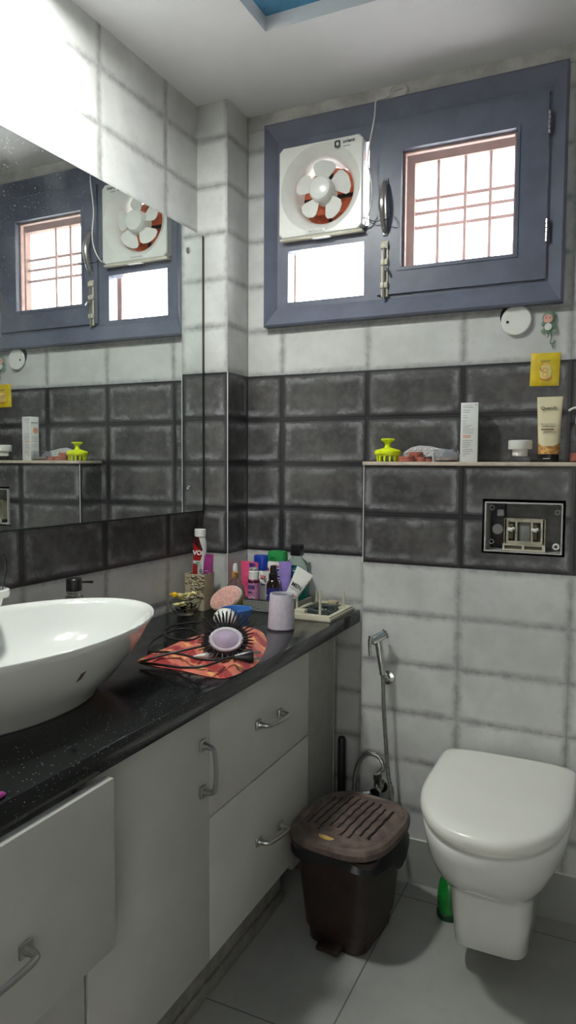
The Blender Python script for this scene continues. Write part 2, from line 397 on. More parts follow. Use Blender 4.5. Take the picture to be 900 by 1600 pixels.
# iron grille and brown frame on the outer face of the opening
wo(MB().plate('y', W0+.001, W1-.001, Z0+.001, Z1-.001, .105, .135, [(.664, 1.060, 1.83, 2.240), (.246, .56, 1.79, 2.026), (.260, .56, 2.04, 2.33)]), 'outer_frame', m_brown)
gr = MB()
def sc(x): return 1.2996+(x-1.2996)*(2.305/2.195)
def scz(z): return 1.274+(z-1.274)*(2.305/2.195)
for x in (.765, .846, .919): gr.box(sc(x)-.0045, sc(x)+.0045, .112, .121, 1.825, 2.245)
for z in (2.088, 2.048, 2.005): gr.box(.660, 1.065, .121, .1255, scz(z)-.005, scz(z)+.005)
wo(gr, 'grille', m_pinkw)  # bars coloured paler to stand in for the window bloom
struct(MB().box(.05, 1.3, .1405, .30, 2.36, 2.42).out('trim_7', m_outwall))
# ------------------------------------------------------------------ exhaust fan
fx, fz, fy = .3925, 2.158, -.037
fan = thing('exhaust_fan', 'square white plastic exhaust fan with five blades mounted in the window frame', 'fan', (fx, fy, fz))
N = 64; a = .144
def sq(t, r, rnd=.012):
    c, s_ = math.cos(t), math.sin(t); k = 1/max(abs(c), abs(s_)); x, z = c*k*r, s_*k*r
    lim = r-rnd
    if abs(x) > lim and abs(z) > lim:
        dx, dz = abs(x)-lim, abs(z)-lim; L = math.hypot(dx, dz)
        if L > rnd: x = math.copysign(lim+dx/L*rnd, x); z = math.copysign(lim+dz/L*rnd, z)
    return x, z
def RG(fn, y): return [(fn(2*PI*(i+.5)/N)[0], y, fn(2*PI*(i+.5)/N)[1]) for i in range(N)]
circ = lambda r: (lambda t: (r*math.cos(t), r*math.sin(t)))
h = MB().loft([RG(lambda t: sq(t, a), .034), RG(lambda t: sq(t, a), .004), RG(lambda t: sq(t, a-.003), 0), RG(circ(.137), 0), RG(circ(.134), .003), RG(circ(.122), .012), RG(circ(.108), .026), RG(circ(.099), .045), RG(circ(.097), .10), RG(circ(.103), .10), RG(circ(.106), .05), RG(lambda t: sq(t, .128), .034)], False, False)
hs = h.out('housing', m_whitepl, fan)
MB().box(-.048, .02, -.0012, 0, -.139, -.127, .0005).out('badge', m_whitepl, fan)
text('VENTILATOR', .0085, m_textg, fan, (-.014, -.0018, -.133))
text('orient', .016, m_text, fan, (.098, -.0008, .128), bold=.0003)
text('electric', .008, m_textg, fan, (.092, -.0008, .114))
lg = MB().loft([[(x*.5, y, z) for x, y, z in RG(lambda t: sq(t, .010, .004), 0)], [(x*.5, y, z) for x, y, z in RG(lambda t: sq(t, .010, .004), 0)]], False, False)
lg = MB(); ro = [(.060+sq(2*PI*(i+.5)/32, .010, .005)[0], -.0009, .124+sq(2*PI*(i+.5)/32, .011, .005)[1]) for i in range(32)]; ri = [(.060+sq(2*PI*(i+.5)/32, .0045, .001)[0], -.0009, .124+sq(2*PI*(i+.5)/32, .0055, .001)[1]) for i in range(32)]
R1, R2 = lg.ring(ro), lg.ring(ri); lg.bridge(R1, R2); lg.out('emblem', m_text, fan)
MB().box(-.143, .143, .004, .030, -.150, -.143, .002).out('drip_lip', m_creampl, fan)
MB().box(-.03, .035, .004, .024, -.154, -.149, .004).out('tab', m_whitepl, fan)
Ry = Matrix.Rotation(PI/2, 4, 'X')
MB().lathe([(.0, .010), (.020, .0095), (.034, .006), (.039, 0), (.040, -.012), (.042, -.050), (.036, -.056)], M=Ry).out('hub', m_whitepl, fan, (0, .004, 0))
for k, ang in enumerate((90, 18, -54, -126, 162)):
    b = MB(); pr = []
    for r_, w in ((.028, .34), (.045, .40), (.062, .46), (.078, .47), (.088, .38), (.094, .18)):
        pr.append([(r_*math.cos(t), r_*math.sin(t)) for t in [w*(q/5-1)-.10*(r_-.03)/.06 for q in range(11)]])
    vs0 = [[b.bm.verts.new((x, .012 - .30*y_, y_)) for x, y_ in row] for row in pr]
    vs1 = [[b.bm.verts.new((x, .015 - .30*y_, y_)) for x, y_ in row] for row in pr]
    for V_ in (vs0, vs1):
        for r0, r1 in zip(V_, V_[1:]): b.bridge(r0, r1, False)
    per = lambda V_: V_[0] + [r[-1] for r in V_[1:-1]] + V_[-1][::-1] + [r[0] for r in V_[1:-1]][::-1]
    b.bridge(per(vs0), per(vs1))
    b.xf(Matrix.Rotation(-math.radians(ang), 4, 'Y')).out('blade', m_whitepl, fan, (0, .012, 0))
m_shut = mat('orange_brown_shutter', (.34, .13, .07), .6, var=.5, scale=30.)
_t = m_shut.node_tree; _tr = _t.nodes.new('ShaderNodeBsdfTranslucent'); _tr.inputs[0].default_value = (.26, .085, .035, 1); _mx = _t.nodes.new('ShaderNodeMixShader'); _mx.inputs[0].default_value = .35
_t.links.new(_t.nodes['Principled BSDF'].outputs[0], _mx.inputs[1]); _t.links.new(_tr.outputs[0], _mx.inputs[2]); _t.links.new(_mx.outputs[0], _t.nodes['Material Output'].inputs[0])
for k in range(5):
    MB().box(-.102, .102, -.001, .001, -.0265, .0265).out('shutter_flap', m_shut, fan, (0, .106, -.076+k*.046), (.28, 0, 0))
MB().box(-.095, .095, .095, .099, -.006, .006).box(-.006, .006, .095, .099, -.095, .095).out('motor_bracket', m_dark, fan)
# fan cable
cp = [ony(622, 143, -.006), ony(602, 152, -.02), ony(588, 157, -.03), ony(585, 184, -.05), ony(577, 228, -.055), ony(575, 255, -.055), ony(581, 291, -.05), ony(580, 318, -.045), ony(573, 343, -.035), ony(570, 352, -.020)]
tag(MB().tube(smooth(cp, 6), .0022).out('electric_cable', m_whitepl), 'thin white cable running down from the ceiling edge beside the exhaust fan', 'cable')
kp = [ony(569, 340, -.012), ony(585, 346, -.030), ony(596, 344, -.040), ony(606, 342, -.054), ony(611, 338, -.050), ony(610, 332, -.03)]
tag(MB().tube(smooth(kp, 5), .0014).out('cord', m_blackm), 'short dark cord tied to the curved window handle', 'cord')
rp = thing('junction_cover', 'small round white cover at the top of the wall above the window', 'cover', (ony(624, 143, -.004)))
MB().lathe([(.030, 0), (.030, .003), (.026, .006), (0, .0065)], M=Ry, sy=.8).out('cap', m_plaster, rp)
MB().tube([(-.012, -.007, 0), (.012, -.007, .004)], .0016).out('screw', m_steel, rp)
# ------------------------------------------------------------------ mirror
mx = .0268
mr = thing('wall_mirror', 'large dusty frameless mirror mounted over the black counter on the left wall', 'mirror', (0, -.85, 1.57))
MB().box(mx-.006, mx, -1.70+.85, -.1541+.85, 1.121-1.57, 2.022-1.57, .0006, 1).out('mirror_glass', m_mirror, mr)
MB().box(.0005, mx-.0065, -1.66+.85, -.20+.85, 1.165-1.57, 1.98-1.57).out('backing_board', m_mirredge, mr)
MB().box(mx-.0066, mx+.0004, -.1540+.85, -.1418+.85, 1.121-1.57, 2.022-1.57).out('edge', m_mirredge, mr)
MB().box(.004, mx-.0005, -1.70+.85, -.1435+.85, 1.117-1.57, 1.1205-1.57).out('bottom_channel', m_mirredge, mr)
Rx = Matrix.Rotation(PI/2, 4, 'Y')
for z in (1.952, 1.197):
    MB().lathe([(.010, 0), (.010, .003), (.007, .006), (0, .007)], M=Rx).out('screw_cap', m_chrome, mr, (mx, -.236+.85, z-1.57))
# ------------------------------------------------------------------ counter, cabinets
ZC = .803
ct = MB().box(.001, .535, -2.2, -.1425, .762, ZC, .003)
ct.box(.1165, .535, -.1425, -.001, .762, ZC, .003)
tag(ct.out('countertop', m_granite), 'polished black granite countertop running along the left wall', 'countertop')
CX = .515
def pull(par, p0, p1, axis, x, name='handle'):
    # arched bar handle between p0 and p1 (y,z pairs) on plane x
    A = Vector((x, *p0)); B = Vector((x, *p1)); d = (B-A); o = Vector((.032, 0, 0))
    pts = smooth([A+Vector((.004, 0, 0)), A+o*.8+d*.03, A+o+d*.14, A+o*1.08+d*.5, B+o-d*.14, B+o*.8-d*.03, B+Vector((.004, 0, 0))], 5)
    n = len(pts); b = MB().tube(pts, .005, radii=[.0052+.004*abs(2*i/(n-1)-1)**5 for i in range(n)])
    for P in (A, B):
        if axis == 'z': b.box(x, x+.006, P.y-.011, P.y+.011, P.z-.013, P.z+.013, .003)
        else: b.box(x, x+.006, P.y-.013, P.y+.013, P.z-.011, P.z+.011, .003)
    b.xf(Matrix.Translation(-par)); return b
def at0(mb, o): return mb.xf(Matrix.Translation(-o))
# right: two drawers
o1 = Vector((.25, -.64, 0)); du = thing('drawer_cabinet', 'grey-white cabinet with two wide drawers beside the brown bin', 'cabinet', o1)
at0(MB().box(.1175, .495, -.907, -.377, .19, .7615), o1).out('carcass', m_lam2, du)
for z0, z1, hp in ((.513, .757, ((-.684, .643), (-.562, .634))), (.188, .509, ((-.683, .349), (-.560, .332)))):
    dr = at0(MB().box(.4955, CX, -.9075, -.3755, z0, z1, .001), o1).out('drawer', m_lam, du)
    pull(o1, *hp, 'y', CX).out('handle', m_steel, dr)
# middle: single door
o2 = Vector((.25, -1.10, 0)); dc = thing('door_cabinet', 'grey-white cabinet with one tall door and upright bar handle', 'cabinet', o2)
at0(MB().box(.1, .495, -1.293, -.909, .19, .7615), o2).out('carcass', m_lam2, dc)
dd = at0(MB().box(.4955, CX, -1.2960, -.9095, .188, .757, .001), o2).out('door', m_lam, dc)
pull(o2, (-.938, .583), (-.938, .684), 'z', CX).out('handle', m_steel, dd)
# left: open drawer over a door
o3 = Vector((.25, -1.62, 0)); lc = thing('sink_cabinet', 'grey-white cabinet below the basin with its top drawer slightly open', 'cabinet', o3)
at0(MB().box(.1, .495, -1.95, -1.307, .19, .7615), o3).out('carcass', m_lam2, lc)
dr = at0(MB().box(.531, .551, -1.93, -1.268, .4605, .7540, .0012), o3).out('drawer', m_lam, lc); dr['label'] = 'drawer pulled slightly forward'
pull(o3, (-1.468, .585), (-1.585, .585), 'y', .551).out('handle', m_steel, dr)
at0(MB().box(.12, .531, -1.92, -1.315, .50, .60), o3).out('drawer_box', m_lam2, lc)
at0(MB().box(.4955, CX, -1.93, -1.305, .188, .455, .001), o3).out('door', m_lam, lc)
# filler and plinth
tag(MB().box(.45, .468, -.3745, -.062, .10, .7622).box(.449, .4715, -.0615, -.055, .10, .7622).out('filler_panel', m_lam2), 'upright filler panel, coloured darker for shade, between the drawers and the window wall', 'panel')
tag(MB().box(.39, .432, -1.95, -.38, .0005, .1885).box(.432, .440, -1.95, -.38, .0005, .035, .002).out('plinth', m_plinth), 'dusty recessed plinth running under the cabinets', 'plinth')
# ------------------------------------------------------------------ basin
bc = Vector((.236, -1.19, ZC)); bs = thing('wash_basin', 'large oval white ceramic vessel basin on the black counter', 'basin', bc)
A_, B_ = .222, .365
pr = [(.56, 0.), (.575, .004), (.60, .018), (.70, .038), (.82, .075), (.91, .110), (.965, .136), (.99, .1475), (.985, .1500), (.965, .1490), (.93, .136), (.86, .100), (.74, .062), (.52, .036), (.25, .026), (.06, .023)]
b = MB(); n = 96; rs = []
for s_, z in pr: rs.append([(A_*s_*math.cos(2*PI*i/n), B_*s_*math.sin(2*PI*i/n), z) for i in range(n)])
b.loft(rs); b.out('bowl', m_ceramic, bs, angle=60)
MB().lathe([(.024, 0), (.024, .003), (.016, .004), (0, .003)]).out('drain', m_chrome, bs, (0, 0, .023))
ch = ony(127, 1055, -1.3)
# chipped mark on the outside: a small dark diamond following the shell
q = onx(127, 1056, .41) - bc
def shell(th, z):
    for (s0, z0), (s1, z1) in zip(pr, pr[1:8]):
        if z0 <= z <= z1: s_ = s0+(s1-s0)*(z-z0)/(z1-z0); return Vector((A_*s_*math.cos(th)*1.002+.0004, B_*s_*math.sin(th)*1.002, z))
mk = MB(); cth, cz = -.14, .085
best = min(((abs((P-CAM).dot(CR)/(P-CAM).dot(CF)*FP+450-127)+abs(800-(P-CAM).dot(CU)/(P-CAM).dot(CF)*FP-1056), t, z) for t in [i*.02-1.2 for i in range(80)] for z in [.02+.004*j for j in range(26)] for P in [shell(t, z)+bc]))
_, cth, cz = best
dm = [(.028, .009), (.012, -.007), (-.028, -.011), (-.012, .006)]
mk.cap([mk.bm.verts.new(shell(cth+dx, cz+dz)) for dx, dz in dm]); mk.out('chipped_mark', m_dirt, bs)
# tap
tp = thing('basin_tap', 'black pillar tap with a thin lever behind the basin', 'tap', (.062, -.815, ZC))
MB().lathe([(.026, 0), (.026, .006), (.022, .008), (.022, .136), (.0225, .138)]).out('body', m_black, tp)
MB().lathe([(.0225, 0), (.0225, .002), (.018, .003), (.018, .010), (.020, .012), (.020, .016)]).out('collar', m_chrome, tp, (0, 0, .138))
MB().lathe([(.0195, 0), (.0195, .028), (.017, .031), (0, .0325)]).out('cap', m_black, tp, (0, 0, .154))
MB().tube([(.0, .016, .172), (.0, .04, .170), (0.002, .066, .166)], .003, radii=[.0022, .0028, .0036]).out('lever', m_black, tp)
# tumbler holder
th = thing('tumbler_holder', 'clear tumbler in a white wall holder at the left edge by the mirror', 'tumbler holder', (.07, -1.090, .955))
MB().lathe([(.020, 0), (.027, .012), (.032, .030), (.044, .032), (.046, .040), (.044, .047), (.038, .049), (.034, .043), (.026, .020), (0, .015)]).box(-.069, -.03, -.012, .012, .02, .045, .004).out('holder', m_ceramic, th)
MB().lathe([(.028, .030), (.034, .058), (.040, .085), (.041, .105), (.036, .122), (.0345, .121), (.039, .104), (.038, .086), (.032, .058), (.026, .033)], cap0=True).out('glass_tumbler', m_clearpl, th)
pk = onz(2, 1243, ZC+.004)
tag(MB().lathe([(0, 0), (.005, .001), (.007, .004), (.005, .007), (0, .008)], c=(0, 0, 0), sy=1.8, n=16).out('soap_sliver', m_magenta, None, (pk.x-.003, pk.y-.003, ZC)), 'small pink sliver lying on the counter near its front edge', 'soap')
# ------------------------------------------------------------------ toilet
def dshape(a, yb, yf, z, n=56, e=2.3, rc=.02):
    # D outline: flat back with rounded corners, superelliptic front; local y grows to the wall
    ym = yb - (yb-yf)*.42; pts = []
    for i in range(n//2+1):
        t = PI*i/(n//2); c, s_ = math.cos(t), math.sin(t)
        pts.append((a*math.copysign(abs(c)**(2/e), c), ym-(ym-yf)*abs(s_)**(2/e), z))
    back = []
    for k in range(5): t = PI/2*k/4; back.append((-a+rc-rc*math.cos(t), yb-rc+rc*math.sin(t), z))
    for k in range(5): t = PI/2*k/4; back.append((a-rc+rc*math.sin(t), yb-rc+rc*math.cos(t), z))
    return pts + back
to = thing('toilet', 'white wall-hung toilet with closed lid below the tiled ledge', 'toilet', (1.036, -.1245, 0))
sec = [(.088, -.325, .072, 6., .02), (.093, -.335, .078, 6., .02), (.099, -.348, .16, 6., .02), (.104, -.362, .225, 5.5, .02), (.109, -.374, .242, 4.6, .02), (.126, -.410, .262, 3.4, .02), (.148, -.450, .295, 2.8, .02), (.166, -.483, .335, 2.45, .02), (.176, -.502, .375, 2.25, .02), (.179, -.508, .405, 2.2, .02), (.176, -.505, .4095, 2.2, .02)]
MB().loft([dshape(a, 0, yf, z, e=e, rc=rc) for a, yf, z, e, rc in sec]).out('bowl', m_ceramic, to, angle=60)
MB().loft([dshape(a, -.03, yf, z, e=2.2, rc=.03) for a, yf, z in ((.166, -.494, .4105), (.170, -.499, .412), (.170, -.499, .420), (.166, -.495, .4225))]).out('seat', m_lidpl, to, angle=60)
MB().loft([dshape(a, -.028, yf, z, e=2.2, rc=.03) for a, yf, z in ((.174, -.504, .4245), (.181, -.512, .4265), (.183, -.514, .436), (.181, -.512, .449), (.172, -.502, .4555), (.140, -.465, .4580), (.08, -.40, .4590))]).out('lid', m_lidpl, to, angle=60)
for s_ in (-1, 1): MB().tube([(s_*.075-.02, -.02, .425), (s_*.075+.02, -.02, .425)], .009).out('hinge', m_chrome, to)
# green object by the toilet
gp = thing('green_container', 'glossy green plastic container standing on the floor behind the toilet', 'container', (.893, -.235, 0))
MB().lathe([(.026, 0), (.030, .006), (.033, .035), (.032, .075), (.026, .105), (.014, .124), (0, .128)], n=24).out('body', m_greenpl, gp)
MB().lathe([(.0315, 0), (.034, .006), (.034, .018), (.032, .02)], n=24).out('base', mat('dark_green_base', (.005, .05, .015), .3), gp)
# ------------------------------------------------------------------ bin
bn = thing('pedal_bin', 'dusty brown plastic pedal bin with ribbed lid beside the cabinets', 'bin', (.659, -.405, 0), rotz=math.radians(-6)); bn.scale = (.95, .95, 1.06)
def rr(hx, hy, r, z, cx=0, cy=0, n=8):
    p = []
    for q, (sx, sy) in enumerate(((1, 1), (-1, 1), (-1, -1), (1, -1))):
        for k in range(n):
            t = q*PI/2+PI/2*k/(n-1); p.append((cx+sx*(hx-r)+r*math.cos(t), cy+sy*(hy-r)+r*math.sin(t), z))
    return p
MB().loft([rr(.085, .105, .035, 0), rr(.088, .108, .035, .004), rr(.090, .110, .035, .035), rr(.093, .113, .036, .036), rr(.096, .118, .036, .045), rr(.118, .138, .04, .262), rr(.114, .134, .04, .266)]).out('body', m_binpl, bn)
MB().loft([rr(.120, .140, .042, .245), rr(.127, .147, .045, .245), rr(.129, .149, .045, .262), rr(.120, .140, .042, .262)]).out('rim', m_binpl, bn)
def se(hx_, hy2, z, e=3.1, n=56): return [(hx_*math.copysign(abs(math.cos(2*PI*i/n))**(2/e), math.cos(2*PI*i/n)), hy2*math.copysign(abs(math.sin(2*PI*i/n))**(2/e), math.sin(2*PI*i/n)), z) for i in range(n)]
ld = MB().loft([se(.138, .162, .266), se(.148, .172, .270), se(.149, .173, .284), se(.142, .167, .292), se(.130, .159, .2945), se(.124, .153, .2915), se(.112, .141, .2935), se(.085, .11, .299), se(.04, .05, .3015)]).out('lid', m_binlid, bn)
for k in range(9):
    x = -.100+k*.0235; L = .112 if 1 < k < 7 else .088
    def zt(x_, y_):
        t_ = max(abs(x_)/.112, abs(y_)/.141)
        return .3015 if t_ < .36 else (.3015-.0025*(t_-.36)/.40 if t_ < .77 else .299-.0055*(t_-.77)/.23)
    c0 = -.02 if k in (3, 4) else 0
    pts = [(x+.0012*math.sin(q*1.7+k), yy, zt(x, yy)+.0006) for q, yy in enumerate([-(L-.03 if k in (3, 4) else L)+(2*L-(.03 if k in (3, 4) else 0))*i/14 for i in range(15)])]
    MB().tube(pts, .0024, n=6).out('rib', m_binlid if k % 2 else m_binlid, ld)
    MB().tube([(p[0]+.0048, p[1], p[2]-.0004) for p in pts], .0018, n=6).out('groove', m_dark, ld)
MB().lathe([(.0, .0025), (.024, .002), (.026, 0)][::-1], c=(-.012, -.128, .2935), sy=.55, n=24).out('sticker', m_gold, ld)
MB().box(-.05, .05, .150, .185, .262, .276, .004).out('hinge_block', m_binpl, bn)
MB().box(-.035, .035, -.150, -.095, .008, .022, .006).out('pedal', m_binpl, bn)
bb = MB(); R0 = []
for j in range(3):
    row = []
    for i in range(49):
        t = 2*PI*i/48; e_ = (1, 1.03, 1.05)[j]; q = [(.114, .134), (.121, .141), (.128, .148)][j]
        c, s_ = math.cos(t), math.sin(t); k = (abs(c/q[0])**4+abs(s_/q[1])**4)**-.25
        row.append(bb.bm.verts.new((c*k*1.12, s_*k*1.10, (.262, .250, .238)[j]+(.0, .003, .006)[j]*math.sin(5*t+j)+(.0, -.012, -.050)[j]*max(0, math.cos(t-.15))**10)))
    R0.append(row)
for r0, r1 in zip(R0, R0[1:]): bb.bridge(r0, r1, False)
bb.out('bag', m_bag, bn)
# black upright handle in the corner
tag(MB().lathe([(.013, 0), (.013, .375), (.010, .384), (0, .386)], n=20).out('cleaning_stick', m_blackm, None, (.492, -.045, 0)), 'black round stick standing in the dark corner behind the bin', 'stick')
# ------------------------------------------------------------------ hand shower
sp = thing('hand_shower', 'worn chrome hand shower hanging from its wall holder beside the toilet', 'hand shower', (.668, -.1207, .63))
SO = Vector(sp.location)
def L_(p): return Vector(p)-SO
hy = -.165
hL, hR = ony(581, 1002, hy-.02), ony(603, 990, hy+.012)
d = (hR-hL).normalized()
MB().tube([L_(p) for p in (hL, hL+d*.004, hR-d*.006, hR-d*.004, hR)], .012, n=20, radii=[.0125, .0135, .0135, .0165, .0165]).out('spray_head', m_chrome, sp)
MB().tube([L_(p) for p in (ony(591, 1001, hy), ony(594, 1022, hy), ony(597, 1045, hy), ony(598, 1054, hy))], .009, n=16, radii=[.0115, .0112, .0098, .0092]).out('grip', m_chrome, sp)
MB().tube([L_(p) for p in (ony(580, 994, hy-.034), ony(578, 1002, hy-.036), ony(578, 1015, hy-.036), ony(579, 1025, hy-.036))], .0055, n=12, radii=[.007, .0060, .0052, .0052]).out('lever', m_chrome, sp)
MB().lathe([(.021, 0), (.021, .004), (.012, .007), (.009, .034), (0, .034)], M=Matrix.Translation(L_((.668, -.1207, .628))) @ Ry, n=24).out('wall_holder', m_chrome, sp)
hz = MB().tube([L_(p) for p in smooth([ony(598, 1054, hy), ony(599, 1075, hy), ony(600, 1110, hy), ony(603, 1160, hy), ony(606, 1205, hy), ony(611, 1240, hy), onz(620, 1330, .12)+Vector((0, 0, .0))], 6)], .0062, n=12)
hz.out('hose', m_hose, sp)
av = thing('angle_valve', 'stained chrome angle valve with a looped hose low on the wall behind the bin', 'valve', (.652, -.1207, .285))
AO = Vector(av.location)
MB().lathe([(.022, 0), (.022, .003), (.012, .006), (.012, .05), (.016, .052), (.016, .062), (0, .064)], M=Ry, n=20).tube([(0, -.035, 0), (0, -.035, .032), (0, -.035, .033), (0, -.035, .050)], .01, radii=[.012, .011, .014, .014]).out('body', m_chrome, av)
MB().tube([(-.004, -.05, -.004), (-.036, -.062, -.014)], .01, radii=[.009, .014]).out('knob', m_chrome, av)
MB().tube([p-AO for p in smooth([Vector((.652, -.156, .335)), ony(599, 1199, -.156), ony(593, 1184, -.15), ony(577, 1177, -.145), ony(563, 1187, -.14), ony(556, 1205, -.135), ony(553, 1235, -.13)], 6)], .0068, n=12).out('loop_hose', m_hose, av)
# ------------------------------------------------------------------ open flush box in the ledge
fb = thing('flush_access_box', 'open grey flush access box set into the dark tiled ledge', 'access box', (1.051, -.085, 1.104))
MB().plate('y', -.104, .104, -.071, .070, -.0385, .055, [(-.100, .100, -.067, .066)]).out('box_frame', mat('white_box_rim', (.45, .45, .43), .5), fb)
MB().box(-.1095, .1095, .056, .064, -.0755, .0765).out('back_board', m_dark, fb)
MB().box(-.0995, .0995, .050, .0555, -.0665, .0655).out('back_panel', m_tubg, fb)
MB().box(-.095, -.056, .030, .0495, -.064, .064, .003).out('channel', m_tubd, fb)
MB().box(-.078, -.058, .012, .0295, .026, .046, .003).out('clip', m_comb, fb)
MB().lathe([(.015, 0), (.015, .006), (.003, .006), (.003, .004), (0, .004)], M=Ry, n=24).out('round_plug', m_comb, fb, (-.077, .030, -.012))
def torus(R, r, m, par, loc, name='screw_ring'):
    b = MB(); b.tube([(R*math.cos(2*PI*i/20), 0, R*math.sin(2*PI*i/20)) for i in range(21)], r, n=8, caps=False); return b.out(name, m, par, loc)
for x, z in ((-.088, .052), (-.088, -.045), (.088, .044)): torus(.006, .0016, m_comb, fb, (x, -.012, z))
torus(.007, .0026, m_whitepl, fb, (.088, -.03, -.050))
me = MB().plate('y', -.050, .056, -.052, .024, -.022, -.012, [(-.040, -.022, -.040, .014), (-.016, .020, -.040, .014), (.026, .046, -.040, .014)])
me.box(-.052, -.046, -.022, .04, -.055, .022).box(.052, .058, -.022, .04, -.055, .022)
me.out('flush_mechanism', mat('grimy_cream_plastic', (.36, .33, .25), .5, var=.3), fb)
me = MB().plate('y', -.054, .060, -.066, -.048, -.030, -.024, [(-.049, -.002, -.062, -.052), (.005, .052, -.062, -.052)]).box(-.054, .060, -.030, 0, -.0495, -.0475)
me.out('lower_bracket', m_creampl, fb)
for x0 in (-.047, .007): MB().box(x0, x0+.043, -.026, -.02, -.062, -.052, .001).out('window_strip', m_olive, fb)
for x in (-.034, .030):
    MB().tube([(x-.006, -.024, -.006), (x+.004, -.030, -.008), (x+.010, -.026, -.003)], .004, radii=[.005, .006, .004]).out('push_rod_tip', m_whitepl, fb)
    MB().box(x-.007, x+.007, -.020, -.008, -.034, .008, .002).out('rod_guide', m_olive, fb)
MB().box(-.014, .018, -.014, .0, -.044, .016, .003).out('centre_block', m_tubg, fb)
# ------------------------------------------------------------------ wall bits
dc_ = thing('round_cover', 'round white plastic cover disc under the window corner', 'cover', (1.004, -.0002, 1.697))
MB().lathe([(.0425, 0), (.0425, .005), (.040, .007), (0, .0075)], M=Ry, n=48).out('disc', m_whitepl, dc_, (0, -.006, 0))
MB().lathe([(.037, 0), (.037, .0045), (0, .0046)], M=Ry, n=32).out('hole', m_dark, dc_, (-.010, 0, .014))
MB().lathe([(.004, 0), (.004, .0012), (0, .0012)], M=Ry, n=16).out('screw_hole', m_dark, dc_, (-.024, -.0134, -.004))
hk = thing('wall_hook', 'small green creature-shaped adhesive hook beside the round cover', 'hook', (1.094, -.0005, 1.685))
b = MB().lathe([(.0, 0), (.017, .002), (.019, .006), (.014, .010), (0, .011)][::1], M=Ry, n=24, sy=1.1)
b.out('head', m_gr, hk, (0, 0, .012))
MB().lathe([(.0125, 0), (.0125, .003), (0, .0035)], M=Ry, n=24).out('face', m_skin, hk, (-.003, -.0095, .010))
MB().lathe([(0, 0), (.015, .002), (.017, .006), (0, .010)], M=Ry, n=24).out('body', m_gr, hk, (.002, 0, -.015))
MB().lathe([(.010, 0), (.010, .003), (0, .0035)], M=Ry, n=20).out('belly', m_whitepl, hk, (-.002, -.009, -.013))
for x, z in ((-.016, -.024), (.016, -.026), (-.016, -.004)): MB().lathe([(0, 0), (.006, .002), (.006, .007), (0, .009)], M=Ry, n=14).out('paw', m_gr, hk, (x, 0, z))
for x in (-.007, .003): MB().lathe([(.0016, 0), (0, .001)], M=Ry, n=8).out('eye', m_text, hk, (x, -.0128, .012))
MB().tube(smooth([(0, -.010, -.028), (0, -.016, -.038), (-.003, -.020, -.043), (-.005, -.022, -.036)], 4), .0016).out('hook_wire', m_chrome, hk)
MB().tube(smooth([(.006, -.004, -.028), (.007, -.006, -.045), (.004, -.007, -.058), (.009, -.006, -.064), (.012, -.006, -.075)], 5), .0016).tube(smooth([(.004, -.007, -.058), (.014, -.006, -.060), (.021, -.006, -.054)], 4), .0016).out('tail', m_gr, hk)
sa = thing('foil_sachet', 'square yellow sachet with fruit picture stuck on the wall above the shelf', 'sachet', (1.086, -.0003, 1.553), rot=(0, math.radians(1.5), 0))
g = MB(); NN = 14; V2 = []
for j in range(NN+1):
    V2.append([g.bm.verts.new((-.040+.080*i/NN, -.002-.006*(math.sin(PI*i/NN)*math.sin(PI*j/NN))**.5, -.047+.094*j/NN)) for i in range(NN+1)])
for j in range(NN): g.bridge(V2[j], V2[j+1], False)
Bk = [[g.bm.verts.new((x, 0, z)) for x, z in ((-.040, -.047), (.040, -.047), (.040, .047), (-.040, .047))]]
g.cap(Bk[0]); g.out('pouch', m_sachet, sa)
MB().lathe([(.019, 0), (.018, .0008), (0, .001)], M=Ry, n=24, sx=.9, sy=1.3).out('fruit_print', mat('pale_fruit_print', (.72, .60, .22), .5), sa, (.003, -.0078, -.008))
for z, w in ((-.004, .012), (-.016, .014)): torus(w*.5, .0007, m_orange, sa, (.002, -.0088, z), 'fruit_slice')
MB().tube(smooth([(-.012, -.009, -.026), (.004, -.0092, -.030), (.020, -.009, -.022)], 4), .0016).tube([(-.014, -.009, .004), (-.006, -.009, -.008)], .0014).out('orange_swirl', m_orange, sa)
text('Cocont', .009, m_textg, sa, (.0, -.0088, .024), bold=0)
text('Lemon', .008, m_orange, sa, (.0, -.0088, .014), bold=0)
# ------------------------------------------------------------------ shelf things
SZ = 1.2865
ms = thing('scalp_massager', 'neon yellow silicone scalp massager at the left end of the shelf', 'scalp massager', (.641, -.068, SZ))
MB().lathe([(.030, .018), (.036, .019), (.0405, .024), (.041, .031), (.036, .036), (.020, .040), (.0105, .043), (.0085, .050), (.010, .058), (.020, .065), (.0215, .068), (.018, .0705), (0, .071)], n=40).out('body', m_yellow, ms)
for i in range(12):
    t = 2*PI*i/12; MB().lathe([(.0018, 0), (.0035, .004), (.0045, .019)], c=(.031*math.cos(t), .031*math.sin(t), 0), n=10).out('tooth', m_yellow, ms)
cm = thing('studded_comb', 'grey studded plastic comb lying on edge behind the small brown pots', 'comb', (.76, -.028, SZ))
b = MB(); top = [(-.090, .012), (-.078, .030), (-.055, .044), (-.03, .050), (0, .048), (.03, .041), (.055, .038), (.085, .030), (.10, .014), (.10, 0), (-.090, 0)]
b.loft([[(x, y, z) for x, z in top] for y in (-.004, .004)]); b.out('plate', m_comb, cm)
for j, (z, x0, k) in enumerate(((.038, -.058, 6), (.029, -.070, 8), (.020, -.062, 8), (.011, -.070, 8))):
    for i in range(k):
        MB().lathe([(.0030, 0), (.0026, .003), (0, .0042)], M=Ry, n=8).out('stud', m_whitepl, cm, (x0+i*.0165, -.004, z))
